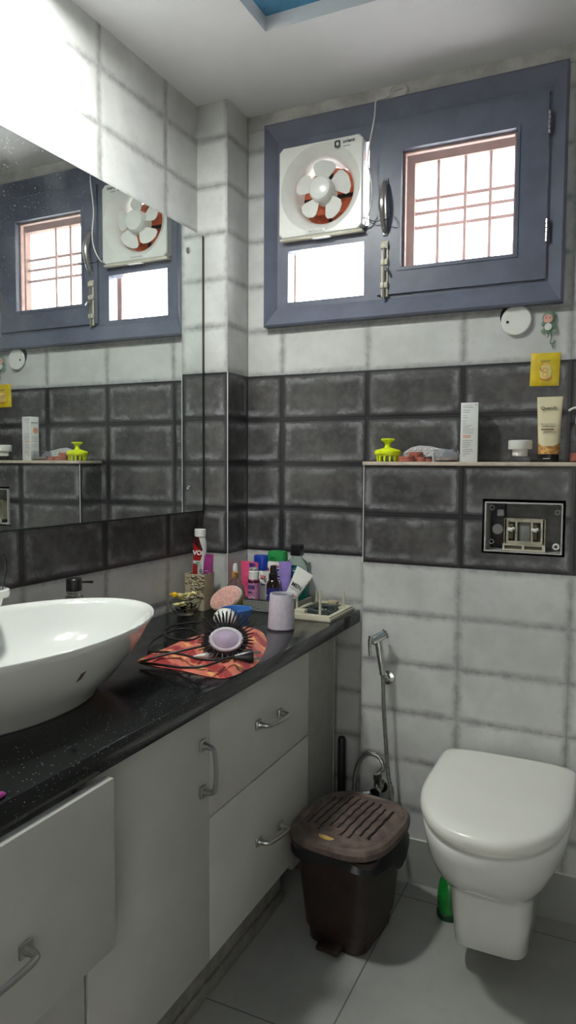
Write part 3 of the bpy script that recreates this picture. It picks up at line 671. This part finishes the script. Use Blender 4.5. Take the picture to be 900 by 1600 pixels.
for (x, y, r, h_, nm) in ((.705, -.085, .024, .016, 'low wide brown pot next to the yellow massager'), (.724, -.048, .021, .030, 'taller brown pot at the back, touching the studded comb'), (.752, -.088, .013, .014, 'tiny pale brown pot between the brown pots and glass jar'), (.771, -.080, .011, .015, 'small dark brown pot nearest the hazy glass jar')):
    t_ = thing('small_pot', nm, 'pot', (x, y, SZ), group='small brown pots on the shelf')
    MB().lathe([(r*.92, 0), (r, .002), (r, h_*.55), (r*.96, h_*.58)], n=28).out('base', m_terra, t_); MB().lathe([(r*1.03, h_*.6), (r*1.03, h_*.95), (r*.97, h_), (0, h_)], n=28).out('lid', m_terra if r > .012 else m_tubd, t_)
j1 = thing('glass_jar', 'low hazy clear jar between the studded comb and white carton', 'jar', (.822, -.070, SZ))
MB().lathe([(.034, 0), (.037, .004), (.037, .034), (.035, .036), (.033, .034), (.033, .006), (0, .004)], n=36).out('body', m_clearpl, j1)
MB().lathe([(.030, .0045), (.032, .006), (.032, .013), (0, .014)], n=30).out('contents', mat('pale_cream', (.55, .45, .38), .5), j1)
bx = thing('carton', 'tall white printed carton standing on the shelf', 'carton', (.887, -.058, SZ), rotz=math.radians(6))
c_ = MB().box(-.0245, .0245, -.020, .020, 0, .172, .0008).out('box', m_box, bx)
MB().box(.0246, .0250, -.0195, .0195, .001, .171).out('side_panel', m_boxside, bx)
lines(bx, m_textg, -.019, .018, -.0202, [(.163, .7), (.158, .8), (.150, .55), (.144, .5), (.134, .35), (.128, .42), (.119, .3), (.111, .25), (.105, .75), (.100, .5), (.095, .9), (.090, .85), (.084, .85), (.062, .8), (.056, .6), (.050, .65), (.044, .5), (.036, .8), (.031, .85), (.024, .6), (.018, .3)], .0011)
lines(bx, m_orange, -.018, .006, -.0202, [(.076, 1), (.0715, .9)], .002, 'red_print')
MB().box(.017, .0195, -.0204, -.0200, .163, .166).out('black_mark', m_text, bx)
sd = MB().lathe([(.0115, 0), (.0115, .0006), (0, .0006)], M=Matrix.Rotation(-PI/2, 4, 'Y'), n=28, sy=1.1)
sd.out('orange_roundel', mat('soft_orange_print', (.72, .34, .18), .5), bx, (-.0246, .004, .118))
text('VIVARAIN', .0075, m_textg, bx, (-.0249, 0, .148), (PI/2, 0, -PI/2), bold=.0002)
b = MB()
for z in (.092, .084, .076, .062, .054): b.box(-.0252, -.0248, -.015, .012, z-.0006, z+.0006)
b.out('side_print', m_textg, bx)
j2 = thing('cream_jar', 'squat clear jar with a wide white lid on the shelf', 'jar', (1.031, -.062, SZ))
MB().lathe([(.024, 0), (.029, .003), (.029, .012), (.024, .018), (.022, .020)], n=36).out('base', m_clearpl, j2)
MB().lathe([(.0215, .016), (.0215, .036), (.032, .0365), (.033, .039), (.033, .060), (.031, .062), (0, .0625)], n=40).out('lid', m_whitepl, j2)
def flat_tube(h0, h1, rx, ry, wx, n=40, top=.004):
    rs = []
    for k in range(9):
        t = k/8; z = h0+(h1-h0)*t; ax = rx+(wx-rx)*t; ay = ry*(1-t)+.0014*t
        rs.append([(ax*math.cos(2*PI*i/n), ay*math.sin(2*PI*i/n), z) for i in range(n)])
    rs.append([(wx*math.cos(2*PI*i/n), .0013*math.sin(2*PI*i/n), h1+top) for i in range(n)])
    return rs
ct_ = thing('conditioner_tube', 'pale cream and gold conditioner tube standing on its dark cap', 'tube', (1.108, -.066, SZ))
MB().lathe([(.026, 0), (.0275, .002), (.0275, .021), (.026, .022)], n=40, sy=.8).out('cap', m_black, ct_)
MB().loft(flat_tube(.0225, .178, .0275, .021, .034)).out('body', m_cond, ct_)
rs = flat_tube(.0225, .178, .0279, .0214, .0343)[:3]
bd = MB(); bd.loft([rs[0], rs[1], [(x, y, .052) for x, y, z in rs[2]]], False, False).out('gold_band', m_goldp, ct_)
text('Quench', .013, m_olive, ct_, (-.002, -.0085, .150), (PI/2-.1, 0, 0), bold=.0003)
text('Damage Repair', .0068, m_textg, ct_, (-.002, -.0155, .106), (PI/2-.12, 0, 0)); text('Conditioner', .0068, m_textg, ct_, (-.002, -.0165, .098), (PI/2-.12, 0, 0))
MB().box(-.020, .014, -.0186, -.0172, .0885, .0925).out('brown_bar', mat('brown_print', (.25, .15, .06), .5), ct_)
lines(ct_, m_textg, -.016, .012, -.0188, [(.084, .9), (.080, .6)], .001); lines(ct_, m_white, -.012, .006, -.0224, [(.010, 1)], .0015, 'cap_print')
pb = thing('pump_bottle', 'clear pump bottle with white pump at the right edge of the shelf', 'bottle', (1.192, -.066, SZ))
MB().lathe([(.027, 0), (.029, .003), (.029, .080), (.024, .098), (.013, .106), (.012, .108)], n=36).out('body', m_clearpl, pb)
MB().lathe([(.0275, .003), (.0275, .026), (0, .026)], n=30).out('liquid', m_terra, pb)
MB().lathe([(.016, .106), (.016, .124), (.012, .127), (.005, .128), (.005, .142), (.010, .143), (.010, .150), (0, .152)], n=28).tube(smooth([(0, 0, .147), (-.018, 0, .150), (-.030, 0, .145), (-.034, 0, .141)], 4), .003).out('pump', m_whitepl, pb)
# ------------------------------------------------------------------ counter things
ZT = ZC+.0003
def bottle(name, label, cat, x, y, parts, rotz=0, rot=None, z=None, group=None):
    t = thing(name, label, cat, (x, y, ZT if z is None else z), rotz, group, rot)
    for nm, prof, m, sx, sy in parts: MB().lathe(prof, n=40, sx=sx, sy=sy).out(nm, m, t)
    return t
# mesh basket
kx0, kx1, ky0, ky1 = .190, .378, -.176, -.030
kb = thing('organiser_basket', 'low glittery mesh basket holding the bottles in the corner', 'basket', ((kx0+kx1)/2, (ky0+ky1)/2, ZT))
hx, hy_ = (kx1-kx0)/2, (ky1-ky0)/2
MB().loft([rr(hx, hy_, .012, 0), rr(hx, hy_, .012, .036), rr(hx-.002, hy_-.002, .010, .036), rr(hx-.002, hy_-.002, .010, .002)]).out('basket', m_basket, kb)
b = MB(); p = rr(hx, hy_, .012, .037); b.tube(p+[p[0]], .0016, n=8, caps=False).out('rim_wire', m_chrome, kb)
ZB = ZT+.0026
t = bottle('dropper_bottle', 'round clear dropper bottle half full of golden oil', 'bottle', .150, -.150, [('glass_body', [(.024, 0), (.028, .003), (.031, .018), (.0305, .040), (.025, .056), (.014, .068), (.0085, .075), (.0085, .082)], m_glass, 1, 1), ('oil', [(.022, .002), (.0265, .006), (.0288, .018), (.0288, .030), (0, .030)], m_oil, 1, 1), ('collar', [(.0095, .078), (.0105, .080), (.0105, .092), (.008, .094)], m_goldp, 1, 1), ('dropper_bulb', [(.0078, .094), (.0080, .106), (.006, .113), (0, .116)], m_whitepl, 1, 1), ('pipette', [(.003, .02), (.003, .080)], m_clearpl, 1, 1)]); t.scale = (1.1, 1.1, 1.27)
t = thing('pink_tube', 'pink squeeze tube standing behind the oil dropper bottle', 'tube', (.156, -.072, ZT))
MB().loft(flat_tube(.016, .140, .021, .016, .029)).out('body', m_pink, t); MB().lathe([(.019, 0), (.020, .015)], n=30, sy=.85).out('cap', m_pink, t)
lines(t, m_magenta, -.014, .014, -.0125, [(.095, 1), (.088, .8), (.075, 1), (.068, .7)], .0012)
t = bottle('spray_bottle', 'slim pink-labelled bottle with a white collar beside the pink tube', 'bottle', .217, -.145, [('body', [(.018, 0), (.0195, .003), (.0195, .078), (.017, .084)], m_lavliq, 1, 1), ('collar', [(.0172, .084), (.0172, .106), (.015, .108)], m_whitepl, 1, 1), ('nozzle', [(.0125, .108), (.0135, .110), (.0135, .116), (.011, .117)], m_whitepl, 1, 1), ('clear_cap', [(.0148, .109), (.0150, .128), (.013, .131), (0, .1315)], m_clearpl, 1, 1)], z=ZB)
t.scale = (1, 1, 1.14)
MB().lathe([(.0198, .005), (.0198, .074)], n=36, cap0=False, cap1=False).out('label', mat('dusty_pink_label', (.52, .22, .38), .4, var=.2, scale=60.), t)
lines(t, m_blue2, -.012, .014, -.0200, [(.066, 1), (.060, .9), (.048, .6)], .003); torus(.011, .0008, m_white, t, (.004, -.0200, .024), 'ring_print')
t = bottle('lotion_bottle', 'white bottle with a tall royal blue cap and red label', 'bottle', .206, -.070, [('body', [(.024, 0), (.026, .004), (.026, .105), (.023, .112)], m_whitepl, 1, .8), ('cap', [(.0262, .1085), (.0270, .112), (.0265, .150), (.024, .154), (0, .155)], m_bluecap, 1, .82)], z=ZB)
t.scale = (1, 1, 1.07)
MB().box(.006, .024, -.0205, -.0170, .082, .093, .001).out('red_label', m_red, t); text('OA', .010, m_white, t, (.015, -.0208, .0875)); MB().box(.004, .024, -.0198, -.0172, .062, .066).out('blue_stripe', m_blue2, t)
t = thing('shampoo_bottle', 'white shampoo bottle with a green flip cap', 'bottle', (.262, -.060, ZB), rotz=.15); t.scale = (1, 1, 1.06)
def ov(hx_, hy_, z, e=2.6, n=40): return [(hx_*math.copysign(abs(math.cos(2*PI*i/n))**(2/e), math.cos(2*PI*i/n)), hy_*math.copysign(abs(math.sin(2*PI*i/n))**(2/e), math.sin(2*PI*i/n)), z) for i in range(n)]
MB().loft([ov(.029, .016, 0), ov(.032, .019, .004), ov(.035, .020, .09), ov(.036, .020, .125), ov(.034, .019, .137), ov(.031, .018, .140)]).out('body', m_whitepl, t)
MB().loft([ov(.0335, .0195, .1405), ov(.0345, .020, .146), ov(.0335, .0195, .164), ov(.030, .017, .171), ov(.02, .011, .1725)]).out('flip_cap', m_green, t)
MB().loft([ov(.012, .003, .150), ov(.011, .005, .153), ov(.008, .004, .163)]).out('thumb_notch', m_green, t, (-.012, -.0185, 0))
MB().box(-.002, .028, -.0210, -.0185, .082, .116, .001).out('blue_label', m_blue2, t); text('ou', .016, m_white, t, (.015, -.0214, .108), bold=.0004); text('O', .018, m_white, t, (.010, -.0214, .092), bold=.0006)
text('Clinic', .012, m_red, t, (.004, -.0206, .124), bold=.0003); MB().box(-.030, -.022, -.0165, -.0145, .108, .118).out('red_mark', m_red, t)
t = bottle('serum_bottle', 'small dark dropper bottle with navy label and black spray top', 'bottle', .290, -.150, [('body', [(.020, 0), (.022, .003), (.022, .074), (.019, .084), (.011, .092)], m_amber, 1, 1), ('label', [(.0223, .006), (.0223, .068)], m_blue2, 1, 1), ('collar', [(.0135, .090), (.0145, .092), (.0145, .108), (.012, .110)], m_black, 1, 1), ('spray_top', [(.0105, .110), (.0108, .122), (.0085, .132), (0, .133)], m_black, 1, 1)], z=ZB)
t.scale = (1, 1, 1.1)
lines(t, m_lilacw, -.018, -.008, -.0200, [(.046, 1), (.040, .6), (.024, .7)], .002)
t = thing('lilac_tube', 'slim lilac tube standing between the shampoo and mouthwash', 'tube', (.3110, -.104, ZB), rotz=.4)
MB().loft(flat_tube(.0, .150, .013, .012, .021)).out('body', m_purple, t); text('UT', .010, m_white, t, (.0, -.0125, .016), (PI/2, 0, 0))
t = thing('mouthwash_bottle', 'large clear mouthwash bottle with square black cap and teal label', 'bottle', (.3335, -.060, ZB)); t.scale = (1, 1, 1.08)
MB().loft([ov(.036, .020, 0, 3), ov(.040, .023, .005, 3), ov(.042, .024, .085, 3), ov(.040, .023, .118, 2.8), ov(.032, .019, .140, 2.4), ov(.018, .015, .150, 2), ov(.017, .015, .158, 2)]).out('body', glass('clear_green_tint', (.72, .86, .82), .06, 1.25), t)
MB().loft([ov(.034, .017, .004, 3), ov(.036, .019, .008, 3), ov(.038, .020, .068, 3)]).out('liquid', mat('teal_mouthwash', (.02, .22, .20), .2), t)
MB().loft([ov(.0175, .0175, .158, 6), ov(.0185, .0185, .160, 6), ov(.0180, .0180, .190, 6), ov(.016, .016, .192, 6)]).out('cap', m_black, t)
MB().box(-.034, .020, -.0262, -.0240, .092, .130, .006).out('label', m_teal, t); lines(t, m_white, -.028, .012, -.0266, [(.120, .6), (.114, 1), (.102, .5)], .0022)
t = thing('face_wash_tube', 'white tube printed MEN leaning in the basket', 'tube', (.334, -.138, ZB+.022), rot=(math.radians(-8), math.radians(27), 0))
MB().loft(flat_tube(.012, .120, .019, .014, .031)).out('body', m_whitepl, t); MB().lathe([(.015, -.008), (.0165, -.006), (.0165, .012)], n=30).out('cap', m_whitepl, t)
text('MEN', .018, m_text, t, (.002, -.0086, .068), (PI/2-.1, 0, 0), bold=.0003); lines(t, m_textg, -.016, .018, -.0105, [(.056, 1)], .0011)
MB().loft([ov(.018, .0025, 0), ov(.020, .003, .004), ov(.0205, .003, .012)]).out('green_edge', m_gr, t, (.0, -.0128, .018))
t = thing('razor', 'small red and white plastic razor resting on the basket edge', 'razor', (.356, -.182, ZT+.060))
MB().tube([(-.045, 0, .004), (-.028, 0, .005), (-.020, 0, .004)], .004, radii=[.003, .0045, .004]).out('white_grip', m_lilacw, t)
MB().loft([[(x+s_*.7, y, z) for x, y, z in ov(.013, .007, s_*.9)] for s_ in (0, .004, .010, .015)]).out('head', mat('bright_red_plastic', (.72, .10, .04), .2), t, (-.008, 0, -.003))
MB().loft([[(x+s_*.8, y, z) for x, y, z in ov(.011, .006, s_*.7)] for s_ in (0, .005, .010)]).out('clip', mat('coral_plastic', (.85, .22, .10), .2), t, (.012, -.004, -.004))
# square holder with tubes
sh = thing('square_holder', 'square beige carved holder in the left corner of the counter', 'holder', (.058, -.224, ZT), rotz=math.radians(4))
MB().loft([rr(.034, .034, .003, 0, n=4), rr(.036, .036, .003, .118, n=4), rr(.032, .032, .002, .118, n=4), rr(.031, .031, .002, .006, n=4)]).out('cup', mat('smooth_beige', (.46, .40, .28), .55), sh)
cv = MB()
for i in range(60):
    z = random.uniform(.045, .112); x = random.uniform(-.033, .034)
    if x < .034-(z-.0)*.62 and random.random() < .8: x = random.uniform(.034-(z)*.55, .034)
    a_ = random.uniform(-.5, .5)
    cv.tube([(x-.004, -.0365, z-.003*a_), (x, -.0385, z+.002), (x+.004, -.0365, z+.003*a_)], .0022, n=6)
k_ = cv.out('carving', m_stone, sh); k_['kind'] = 'stuff'
MB().box(-.012, .034, -.037, -.0352, .045, .114).out('carved_ground', mat('dark_stone_recess', (.20, .17, .11), .9, bump=.6), sh)
t = thing('toothpaste_tube', 'large red and white toothpaste tube with white cap standing in the holder', 'toothpaste', (.050, -.212, ZT+.085), rot=(0, math.radians(1), .35))
rs = flat_tube(.0, .150, .022, .017, .022)
rb = []
for k in range(9):
    tt = k/8; z = .150*tt; ay = .0022+(.0165-.0022)*min(1, tt*1.15); ax = .0235-(.004 if tt > .9 else 0)*((tt-.9)/.1)-.002*tt
    rb.append([(ax*math.cos(2*PI*i/40), ay*math.sin(2*PI*i/40), z) for i in range(40)])
def paste_m():
    s = NT('toothpaste_print'); q = s.sep(s.obj())
    z, x = q[2], q[0]
    c = (.70, .72, .72)
    c = s.mix(s.math('MULTIPLY', s.math('LESS_THAN', z, .062), s.math('LESS_THAN', x, -.006)), c, (.42, .02, .02))
    k = s.math('LESS_THAN', s.math('ADD', s.math('MULTIPLY', x, 1.5), s.math('MULTIPLY', s.math('ABSOLUTE', s.math('SUBTRACT', z, .103)), .45)), .020)
    k = s.math('MULTIPLY', k, s.math('GREATER_THAN', z, .072))
    c2 = s.mix(s.math('GREATER_THAN', z, s.math('SUBTRACT', .112, s.math('MULTIPLY', x, .9))), (.50, .02, .02), (.07, .008, .010))
    c = s.mix(k, c, c2); s.set(col=c, rough=.3); return s.m
MB().loft(rb).out('body', paste_m(), t)
MB().lathe([(.0165, .150), (.0190, .152), (.0185, .174), (.017, .1755), (0, .176)], n=32).out('cap', m_whitepl, t)
text('VOI', .020, m_white, t, (-.003, -.0150, .098), (PI/2, 0, 0), bold=.0008); text('CI', .011, m_text, t, (.006, -.0122, .040), (PI/2, PI/2, 0), bold=.0006)
lines(t, m_green, -.010, .010, -.0140, [(.066, .7), (.060, .4)], .003)
t = thing('magenta_tube', 'magenta and white tube standing beside the toothpaste in the holder', 'tube', (.076, -.208, ZT+.07), rot=(0, math.radians(3), .3))
MB().loft([[(x, y*.9, z) for x, y, z in r_] for r_ in flat_tube(0, .105, .014, .011, .017)]).out('body', m_magenta, t); MB().box(-.0165, -.0125, -.010, .006, .0, .106, .002).out('white_edge', m_whitepl, t)
lines(t, m_lilacw, -.008, .010, -.0112, [(.055, .7), (.045, .9), (.030, .6)], .0015)
t = thing('maroon_packet', 'short dull maroon packet at the right side of the holder', 'packet', (.081, -.237, ZT+.03), rotz=.2)
MB().loft([rr(.009, .006, .002, 0, n=4), rr(.010, .006, .002, .085, n=4)]).out('packet', mat('dull_maroon', (.20, .06, .06), .5), t); MB().box(-.004, .014, -.004, .004, .0852, .089, .001).out('torn_top', m_tubd, t)
# bowl of dried flowers
t = thing('glass_bowl', 'small clear glass bowl of dried flowers by the beige holder', 'bowl', (.066, -.322, ZT))
MB().lathe([(.024, 0), (.032, .004), (.045, .020), (.0505, .042), (.0490, .043), (.043, .021), (.030, .007), (0, .005)], n=44).out('bowl', m_glass, t)
def petals(n, r, m, loc, nm, lab, up=.6, rot=0):
    tt = thing(nm, lab, 'flower', loc, group=None)
    b = MB()
    for i in range(n):
        an = rot+2*PI*i/n+random.uniform(-.2, .2); u_ = up*random.uniform(.5, 1.3); c = Vector((math.cos(an)*math.cos(u_), math.sin(an)*math.cos(u_), math.sin(u_))); sd_ = Vector((-math.sin(an), math.cos(an), 0))
        up_ = c.cross(sd_)
        ps = [c*r*k_ + sd_*w_*r + up_*r*.15*math.sin(k_*3) for k_, w_ in ((.05, 0), (.5, .32), (.95, .2), (1.05, 0), (.95, -.2), (.5, -.32))]
        v0 = [b.bm.verts.new(p_) for p_ in ps]; v1 = [b.bm.verts.new(p_ - up_*.0009) for p_ in ps]; b.cap(v0); b.cap(v1[::-1]); b.bridge(v0, v1)
    b.out('petals', m, tt); MB().lathe([(0, 0), (r*.25, r*.08), (r*.2, r*.3), (0, r*.36)], n=12).out('centre', m_leaf, tt)
    return tt
B0 = Vector((.066, -.322, ZT))
petals(22, .019, m_flowery, B0+Vector((-.030, -.014, .052)), 'dried_flower', 'bright yellow dried flower at the left of the glass bowl', .8)
for i, (dx, dy, dz, lab) in enumerate(((-.006, -.004, .052, 'cream dried flower at the top middle of the glass bowl'), (.012, .014, .054, 'pale dried flower at the back of the glass bowl'), (.000, -.026, .028, 'cream dried flower pressed against the front of the bowl'), (.024, -.010, .046, 'faded dried flower at the right of the glass bowl'), (-.012, .016, .040, 'pale yellow dried flower behind the bright yellow one'))):
    petals(13, .023, m_flower if i != 3 else mat('faded_grey_petals', (.36, .32, .22), .8, var=.4), B0+Vector((dx, dy, dz)), 'dried_flower', lab, .55, i)
lf = MB()
for i in range(46):
    p_ = B0+Vector((random.uniform(-.026, .026), random.uniform(-.026, .026), random.uniform(.010, .040))); a_ = random.uniform(0, 6.3); v = Vector((math.cos(a_), math.sin(a_), random.uniform(-.5, .5)))*.010; w = Vector((-v.y, v.x, .002))*.45
    lf.loft([[p_-v, p_-v*.9, p_-v*.85, p_-v*.95], [p_-w, p_-w*.3+Vector((0, 0, .002)), p_+w, p_+Vector((0, 0, -.001))], [p_+v, p_+v*.9, p_+v*.95, p_+v*.97]])
o = tag(lf.out('dry_leaves', m_leaf), 'dark dry leaf scraps filling the small glass bowl', 'leaves'); o['kind'] = 'stuff'
# loofah pad
t = thing('bath_pad', 'oval pink towelling scrub pad leaning against the basket', 'scrub pad', (.166, -.235, ZT+.044), rot=(math.radians(62), math.radians(-26), math.radians(12)))
MB().lathe([(1, -.008), (1.03, -.004), (1.03, .004), (1, .008)], n=48, sx=.056, sy=.037).out('binding', m_loofe, t)
MB().lathe([(.97, .006), (.93, .011), (.6, .014), (0, .015)], n=48, sx=.056, sy=.037, cap0=False).out('towelling', m_loofah, t)
# blue mug, lilac cup
t = thing('blue_bowl', 'small round blue plastic bowl in front of the basket', 'bowl', (.287, -.385, ZT))
MB().lathe([(.030, 0), (.034, .002), (.036, .028), (.044, .032), (.0465, .050), (.0455, .0515), (.0435, .050), (.041, .035), (.034, .030), (.032, .006), (0, .005)], n=48).out('bowl', m_mugblue, t)
t = thing('lilac_cup', 'pale lilac crinkled cylinder standing near the front of the counter', 'cup', (.420, -.357, ZT))
MB().lathe([(.0375, 0), (.0395, .003), (.0380, .030), (.0345, .098), (.0335, .1015), (.0305, .1015), (.0300, .097), (.033, .02), (0, .018)], n=64).out('roll', m_cyl, t)
MB().lathe([(.029, .085), (.0295, .095), (.026, .096), (.022, .088)], n=40, cap0=False, cap1=False).out('inner_liner', m_clearpl, t)
# cream frame with pins and tangle
tf = thing('plate_frame', 'cream plastic frame with upright pins on the counter end', 'frame', (.4465, -.1165, ZT))
MB().plate('y', -.074, .072, -.108, .108, 0, .008, [(-.050, .050, -.072, .078)]).xf(Matrix(((1, 0, 0, 0), (0, 0, 1, 0), (0, 1, 0, 0), (0, 0, 0, 1)))).out('base_plate', m_creampl, tf)
MB().plate('y', -.070, .068, -.104, .104, .008, .014, [(-.055, .055, -.080, .084)]).xf(Matrix(((1, 0, 0, 0), (0, 0, 1, 0), (0, 1, 0, 0), (0, 0, 0, 1)))).out('raised_rim', m_creampl, tf)
MB().tube(smooth([(-.056, -.080, .016), (-.054, -.02, .020), (-.045, .035, .022), (-.02, .072, .020), (.01, .082, .018)], 6), .006, n=8).out('curved_bar', m_creampl, tf)
MB().box(-.056, -.020, -.090, -.064, .008, .026, .003).out('front_block', m_creampl, tf); MB().box(-.01, .022, .070, .094, .008, .028, .002).out('rear_block', mat('tan_plastic', (.42, .34, .22), .5), tf)
for x, y, h_ in ((-.060, -.060, .062), (.032, -.092, .092), (.040, .088, .062), (-.058, .094, .05)): MB().tube([(x, y, .010), (x, y, h_)], .0036, n=10, radii=[.0042, .0032]).out('pin', m_creampl, tf)
tg = MB()
for i in range(16):
    p_ = [Vector((random.uniform(-.046, .046), random.uniform(-.066, .074), random.uniform(.004, .022))) for _ in range(5)]
    tg.tube(smooth(p_, 5), .0016, n=6)
o = tg.out('tangled_wires', mat('dark_grey_wire', (.06, .08, .08), .25), None, Vector(tf.location)); tag(o, 'tangle of dark thin wires lying inside the cream frame', 'wires'); o['kind'] = 'stuff'
# towel under the brush
out_px = [(212, 1030), (235, 1019), (262, 1008), (290, 996), (318, 988), (345, 984), (372, 980), (392, 978), (409, 984), (417, 999), (413, 1016), (400, 1035), (380, 1046), (352, 1056), (322, 1053), (292, 1046), (262, 1041), (232, 1036)]
PO = smooth([onz(u, v, ZC+.006) for u, v in out_px]+[onz(*out_px[0], ZC+.006)], 6)[:-1]
cen = onz(335, 1018, ZC+.006); tw = MB(); NR = 16; prev = None
vc = tw.bm.verts.new(cen-cen+Vector((0, 0, .022)))
rows = []
for k in range(1, NR+1):
    f = k/NR; row = []
    for i, p in enumerate(PO):
        q = (Vector(p)-cen)*f; t_ = 2*PI*i/len(PO)
        prof = (1-f**5)
        zf = .017+.006*math.sin(q.x*95+q.y*30)+.004*math.sin(q.y*120-q.x*40)+.003*math.sin(q.x*260+2)
        zf *= .55+.45*min(1, max(0, (q.x+.30*q.y+.16)/.2))
        row.append(tw.bm.verts.new((q.x, q.y, max(.0006, zf*prof))))
    rows.append(row)
for i in range(len(rows[0])): tw.bm.faces.new((vc, rows[0][i], rows[0][(i+1) % len(rows[0])]))
for a_, b_ in zip(rows, rows[1:]): tw.bridge(a_, b_)
tw.cap(rows[-1])
tag(tw.out('hand_towel', m_towel, None, (cen.x, cen.y, ZT), angle=80), 'folded striped red and orange towel lying under the black brush', 'towel')
# styling appliance: white round end, handle tip, cord and plug
sa_ = thing('styling_appliance', 'white corded hair appliance lying behind the black brush', 'appliance', (.300, -.475, ZT+.034))
SA = Vector(sa_.location)
MB().lathe([(0, -.034), (.018, -.029), (.030, -.016), (.034, 0), (.030, .018), (.018, .031), (0, .035)], n=32).out('round_end', m_whitepl, sa_)
w0 = onz(302, 1026, ZC+.024)-SA
MB().tube([Vector((.004, -.02, -.008)), onz(350, 1012, ZC+.014)-SA, onz(338, 1023, ZC+.020)-SA, onz(322, 1025, ZC+.025)-SA, w0], .01, radii=[.012, .008, .008, .008, .002], n=14).out('handle', m_whitepl, sa_)
z1 = ZC+.004
cpx = [(330, 972, .012), (312, 972, .004), (290, 974, .004), (268, 978, .004), (256, 986, .004), (262, 996, .005), (282, 1000, .006), (302, 999, .014), (312, 992, .018), (300, 984, .008), (280, 983, .004), (258, 990, .004), (240, 1000, .004), (231, 1012, .004), (240, 1018, .008), (262, 1019, .016), (290, 1024, .024), (310, 1030, .028), (335, 1031, .030), (349, 1028, .030)]
MB().tube([Vector(p)-SA for p in smooth([onz(u, v, ZC+h_+.003) for u, v, h_ in cpx], 6)], .0029, n=10).out('cord', m_blackm, sa_)
c2 = [(325, 1008, .032), (300, 1013, .028), (275, 1019, .022), (250, 1025, .014), (228, 1032, .008), (220, 1034, .006), (226, 1036, .007), (252, 1039, .012), (285, 1043, .020), (318, 1041, .026), (340, 1034, .028), (352, 1029, .030), (362, 1027, .030), (375, 1026, .030)]
MB().tube([Vector(p)-SA for p in smooth([onz(u, v, ZC+h_+.003) for u, v, h_ in c2], 6)], .0029, n=10).out('cord', m_blackm, sa_)
pa, pb_ = onz(366, 1027, ZC+.034), onz(394, 1025, ZC+.034); d = (pb_-pa).normalized(); sdv = d.cross(Vector((0, 0, 1))).normalized()
pl = MB().tube([pa-SA, pa+d*.015-SA, pb_-d*.008-SA, pb_-SA], .01, radii=[.006, .010, .0165, .0165], n=20).out('plug', m_black, sa_)
pn = MB()
for s_ in (-1, 1): pn.tube([pb_-SA+Vector((0, 0, s_*.0075))+sdv*s_*.002, pb_+d*.020-SA+Vector((0, 0, s_*.0075))+sdv*s_*.002], .0028, n=10)
pn.out('pins', m_chrome, pl)
# round brush
hb_ = thing('hair_brush', 'black bristle brush with an oval lilac pad on the towel', 'brush', onz(353, 1000, ZT+.056))
HB = Vector(hb_.location)
nrm = (CAM-HB); nrm.z *= .8; nrm.normalize(); nrm = (nrm + Vector((0, 0, .12))).normalized()
Mh = Matrix((nrm.cross(Vector((0, 0, 1))).normalized()*-1, nrm.cross(nrm.cross(Vector((0, 0, 1)))).normalized()*-1, nrm)).transposed().to_4x4()
MB().lathe([(0, -.034), (.038, -.030), (.049, -.018), (.053, -.004), (.046, .010), (0, .013)], n=36, sx=1.0, sy=.78, M=Mh).out('head', m_blackm, hb_)
MB().lathe([(.040, .012), (.0435, .015), (.0435, .020), (.039, .0245), (.033, .0245), (.031, .023)], n=44, sx=.94, sy=.66, M=Mh, cap1=False).out('pad_rim', m_lilacw, hb_)
MB().lathe([(.034, .021), (.032, .024), (.012, .0275), (0, .028)], n=44, sx=.94, sy=.66, M=Mh).out('pad', m_lilac, hb_)
br = MB()
for j in range(5):
    for i in range(22):
        t_ = 2*PI*i/22+j*.13; lat = -.35+.28*j-.25
        dv = Vector((math.cos(t_)*math.cos(lat), math.sin(t_)*math.cos(lat)*.92, math.sin(lat)*.9))
        L = .062+random.uniform(-.004, .004)+(.012 if math.sin(t_) > .4 else 0)
        L += .004; a_, b_ = dv*.034, dv*L; A4, B4 = Mh @ a_, Mh @ b_
        if (B4+HB).z < ZT+.012: continue
        br.tube([A4, B4], .0011, radii=[.0024, .0012], n=6)
o = br.out('bristles', m_blackm, hb_); o['kind'] = 'stuff'
# ------------------------------------------------------------------ light
lo = thing('ceiling_light', 'round white ceiling light above the basin', 'ceiling light', (.22, -1.0, H-.0005))
MB().lathe([(.085, 0), (.085, -.018), (.078, -.020), (.076, -.012)], cap1=False, cap0=True, n=40).out('housing', m_whitepl, lo)
MB().lathe([(.075, -.013), (0, -.0131)], n=40, cap0=False, cap1=True).out('diffuser', emis('lamp_diffuser', (.97, 1., .945), 112.), lo)
hl_ = thing('ceiling_light', 'added round fill light in the unseen hall outside the doorway', 'ceiling light', (1.35, FY-.75, H-.0005))  # added lamp, out of view, only there to fill the room
MB().lathe([(.16, 0), (.16, -.02), (.15, -.03)], cap1=False, n=40).out('housing', m_whitepl, hl_)
MB().lathe([(.149, -.029), (0, -.031)], n=40, cap0=False).out('diffuser', emis('hall_fill_diffuser', (.98, .98, .96), 7.), hl_)
w = bpy.data.worlds.new('sky'); bpy.context.scene.world = w; w.use_nodes = True
nt = w.node_tree; bg = nt.nodes['Background']; bg.inputs[1].default_value = 7.5
gr_ = nt.nodes.new('ShaderNodeTexNoise'); gr_.inputs['Scale'].default_value = 1.2
rp_ = nt.nodes.new('ShaderNodeMix'); rp_.data_type = 'RGBA'; rp_.inputs[6].default_value = (.90, .95, 1, 1); rp_.inputs[7].default_value = (1, .98, .96, 1)
nt.links.new(gr_.outputs['Fac'], rp_.inputs[0]); nt.links.new(rp_.outputs[2], bg.inputs[0])
sc_ = bpy.context.scene
sc_.view_settings.view_transform = 'Standard'; sc_.view_settings.look = 'None'; sc_.view_settings.gamma = 1; sc_.view_settings.exposure = 1.55
sc_.view_settings.use_curve_mapping = False
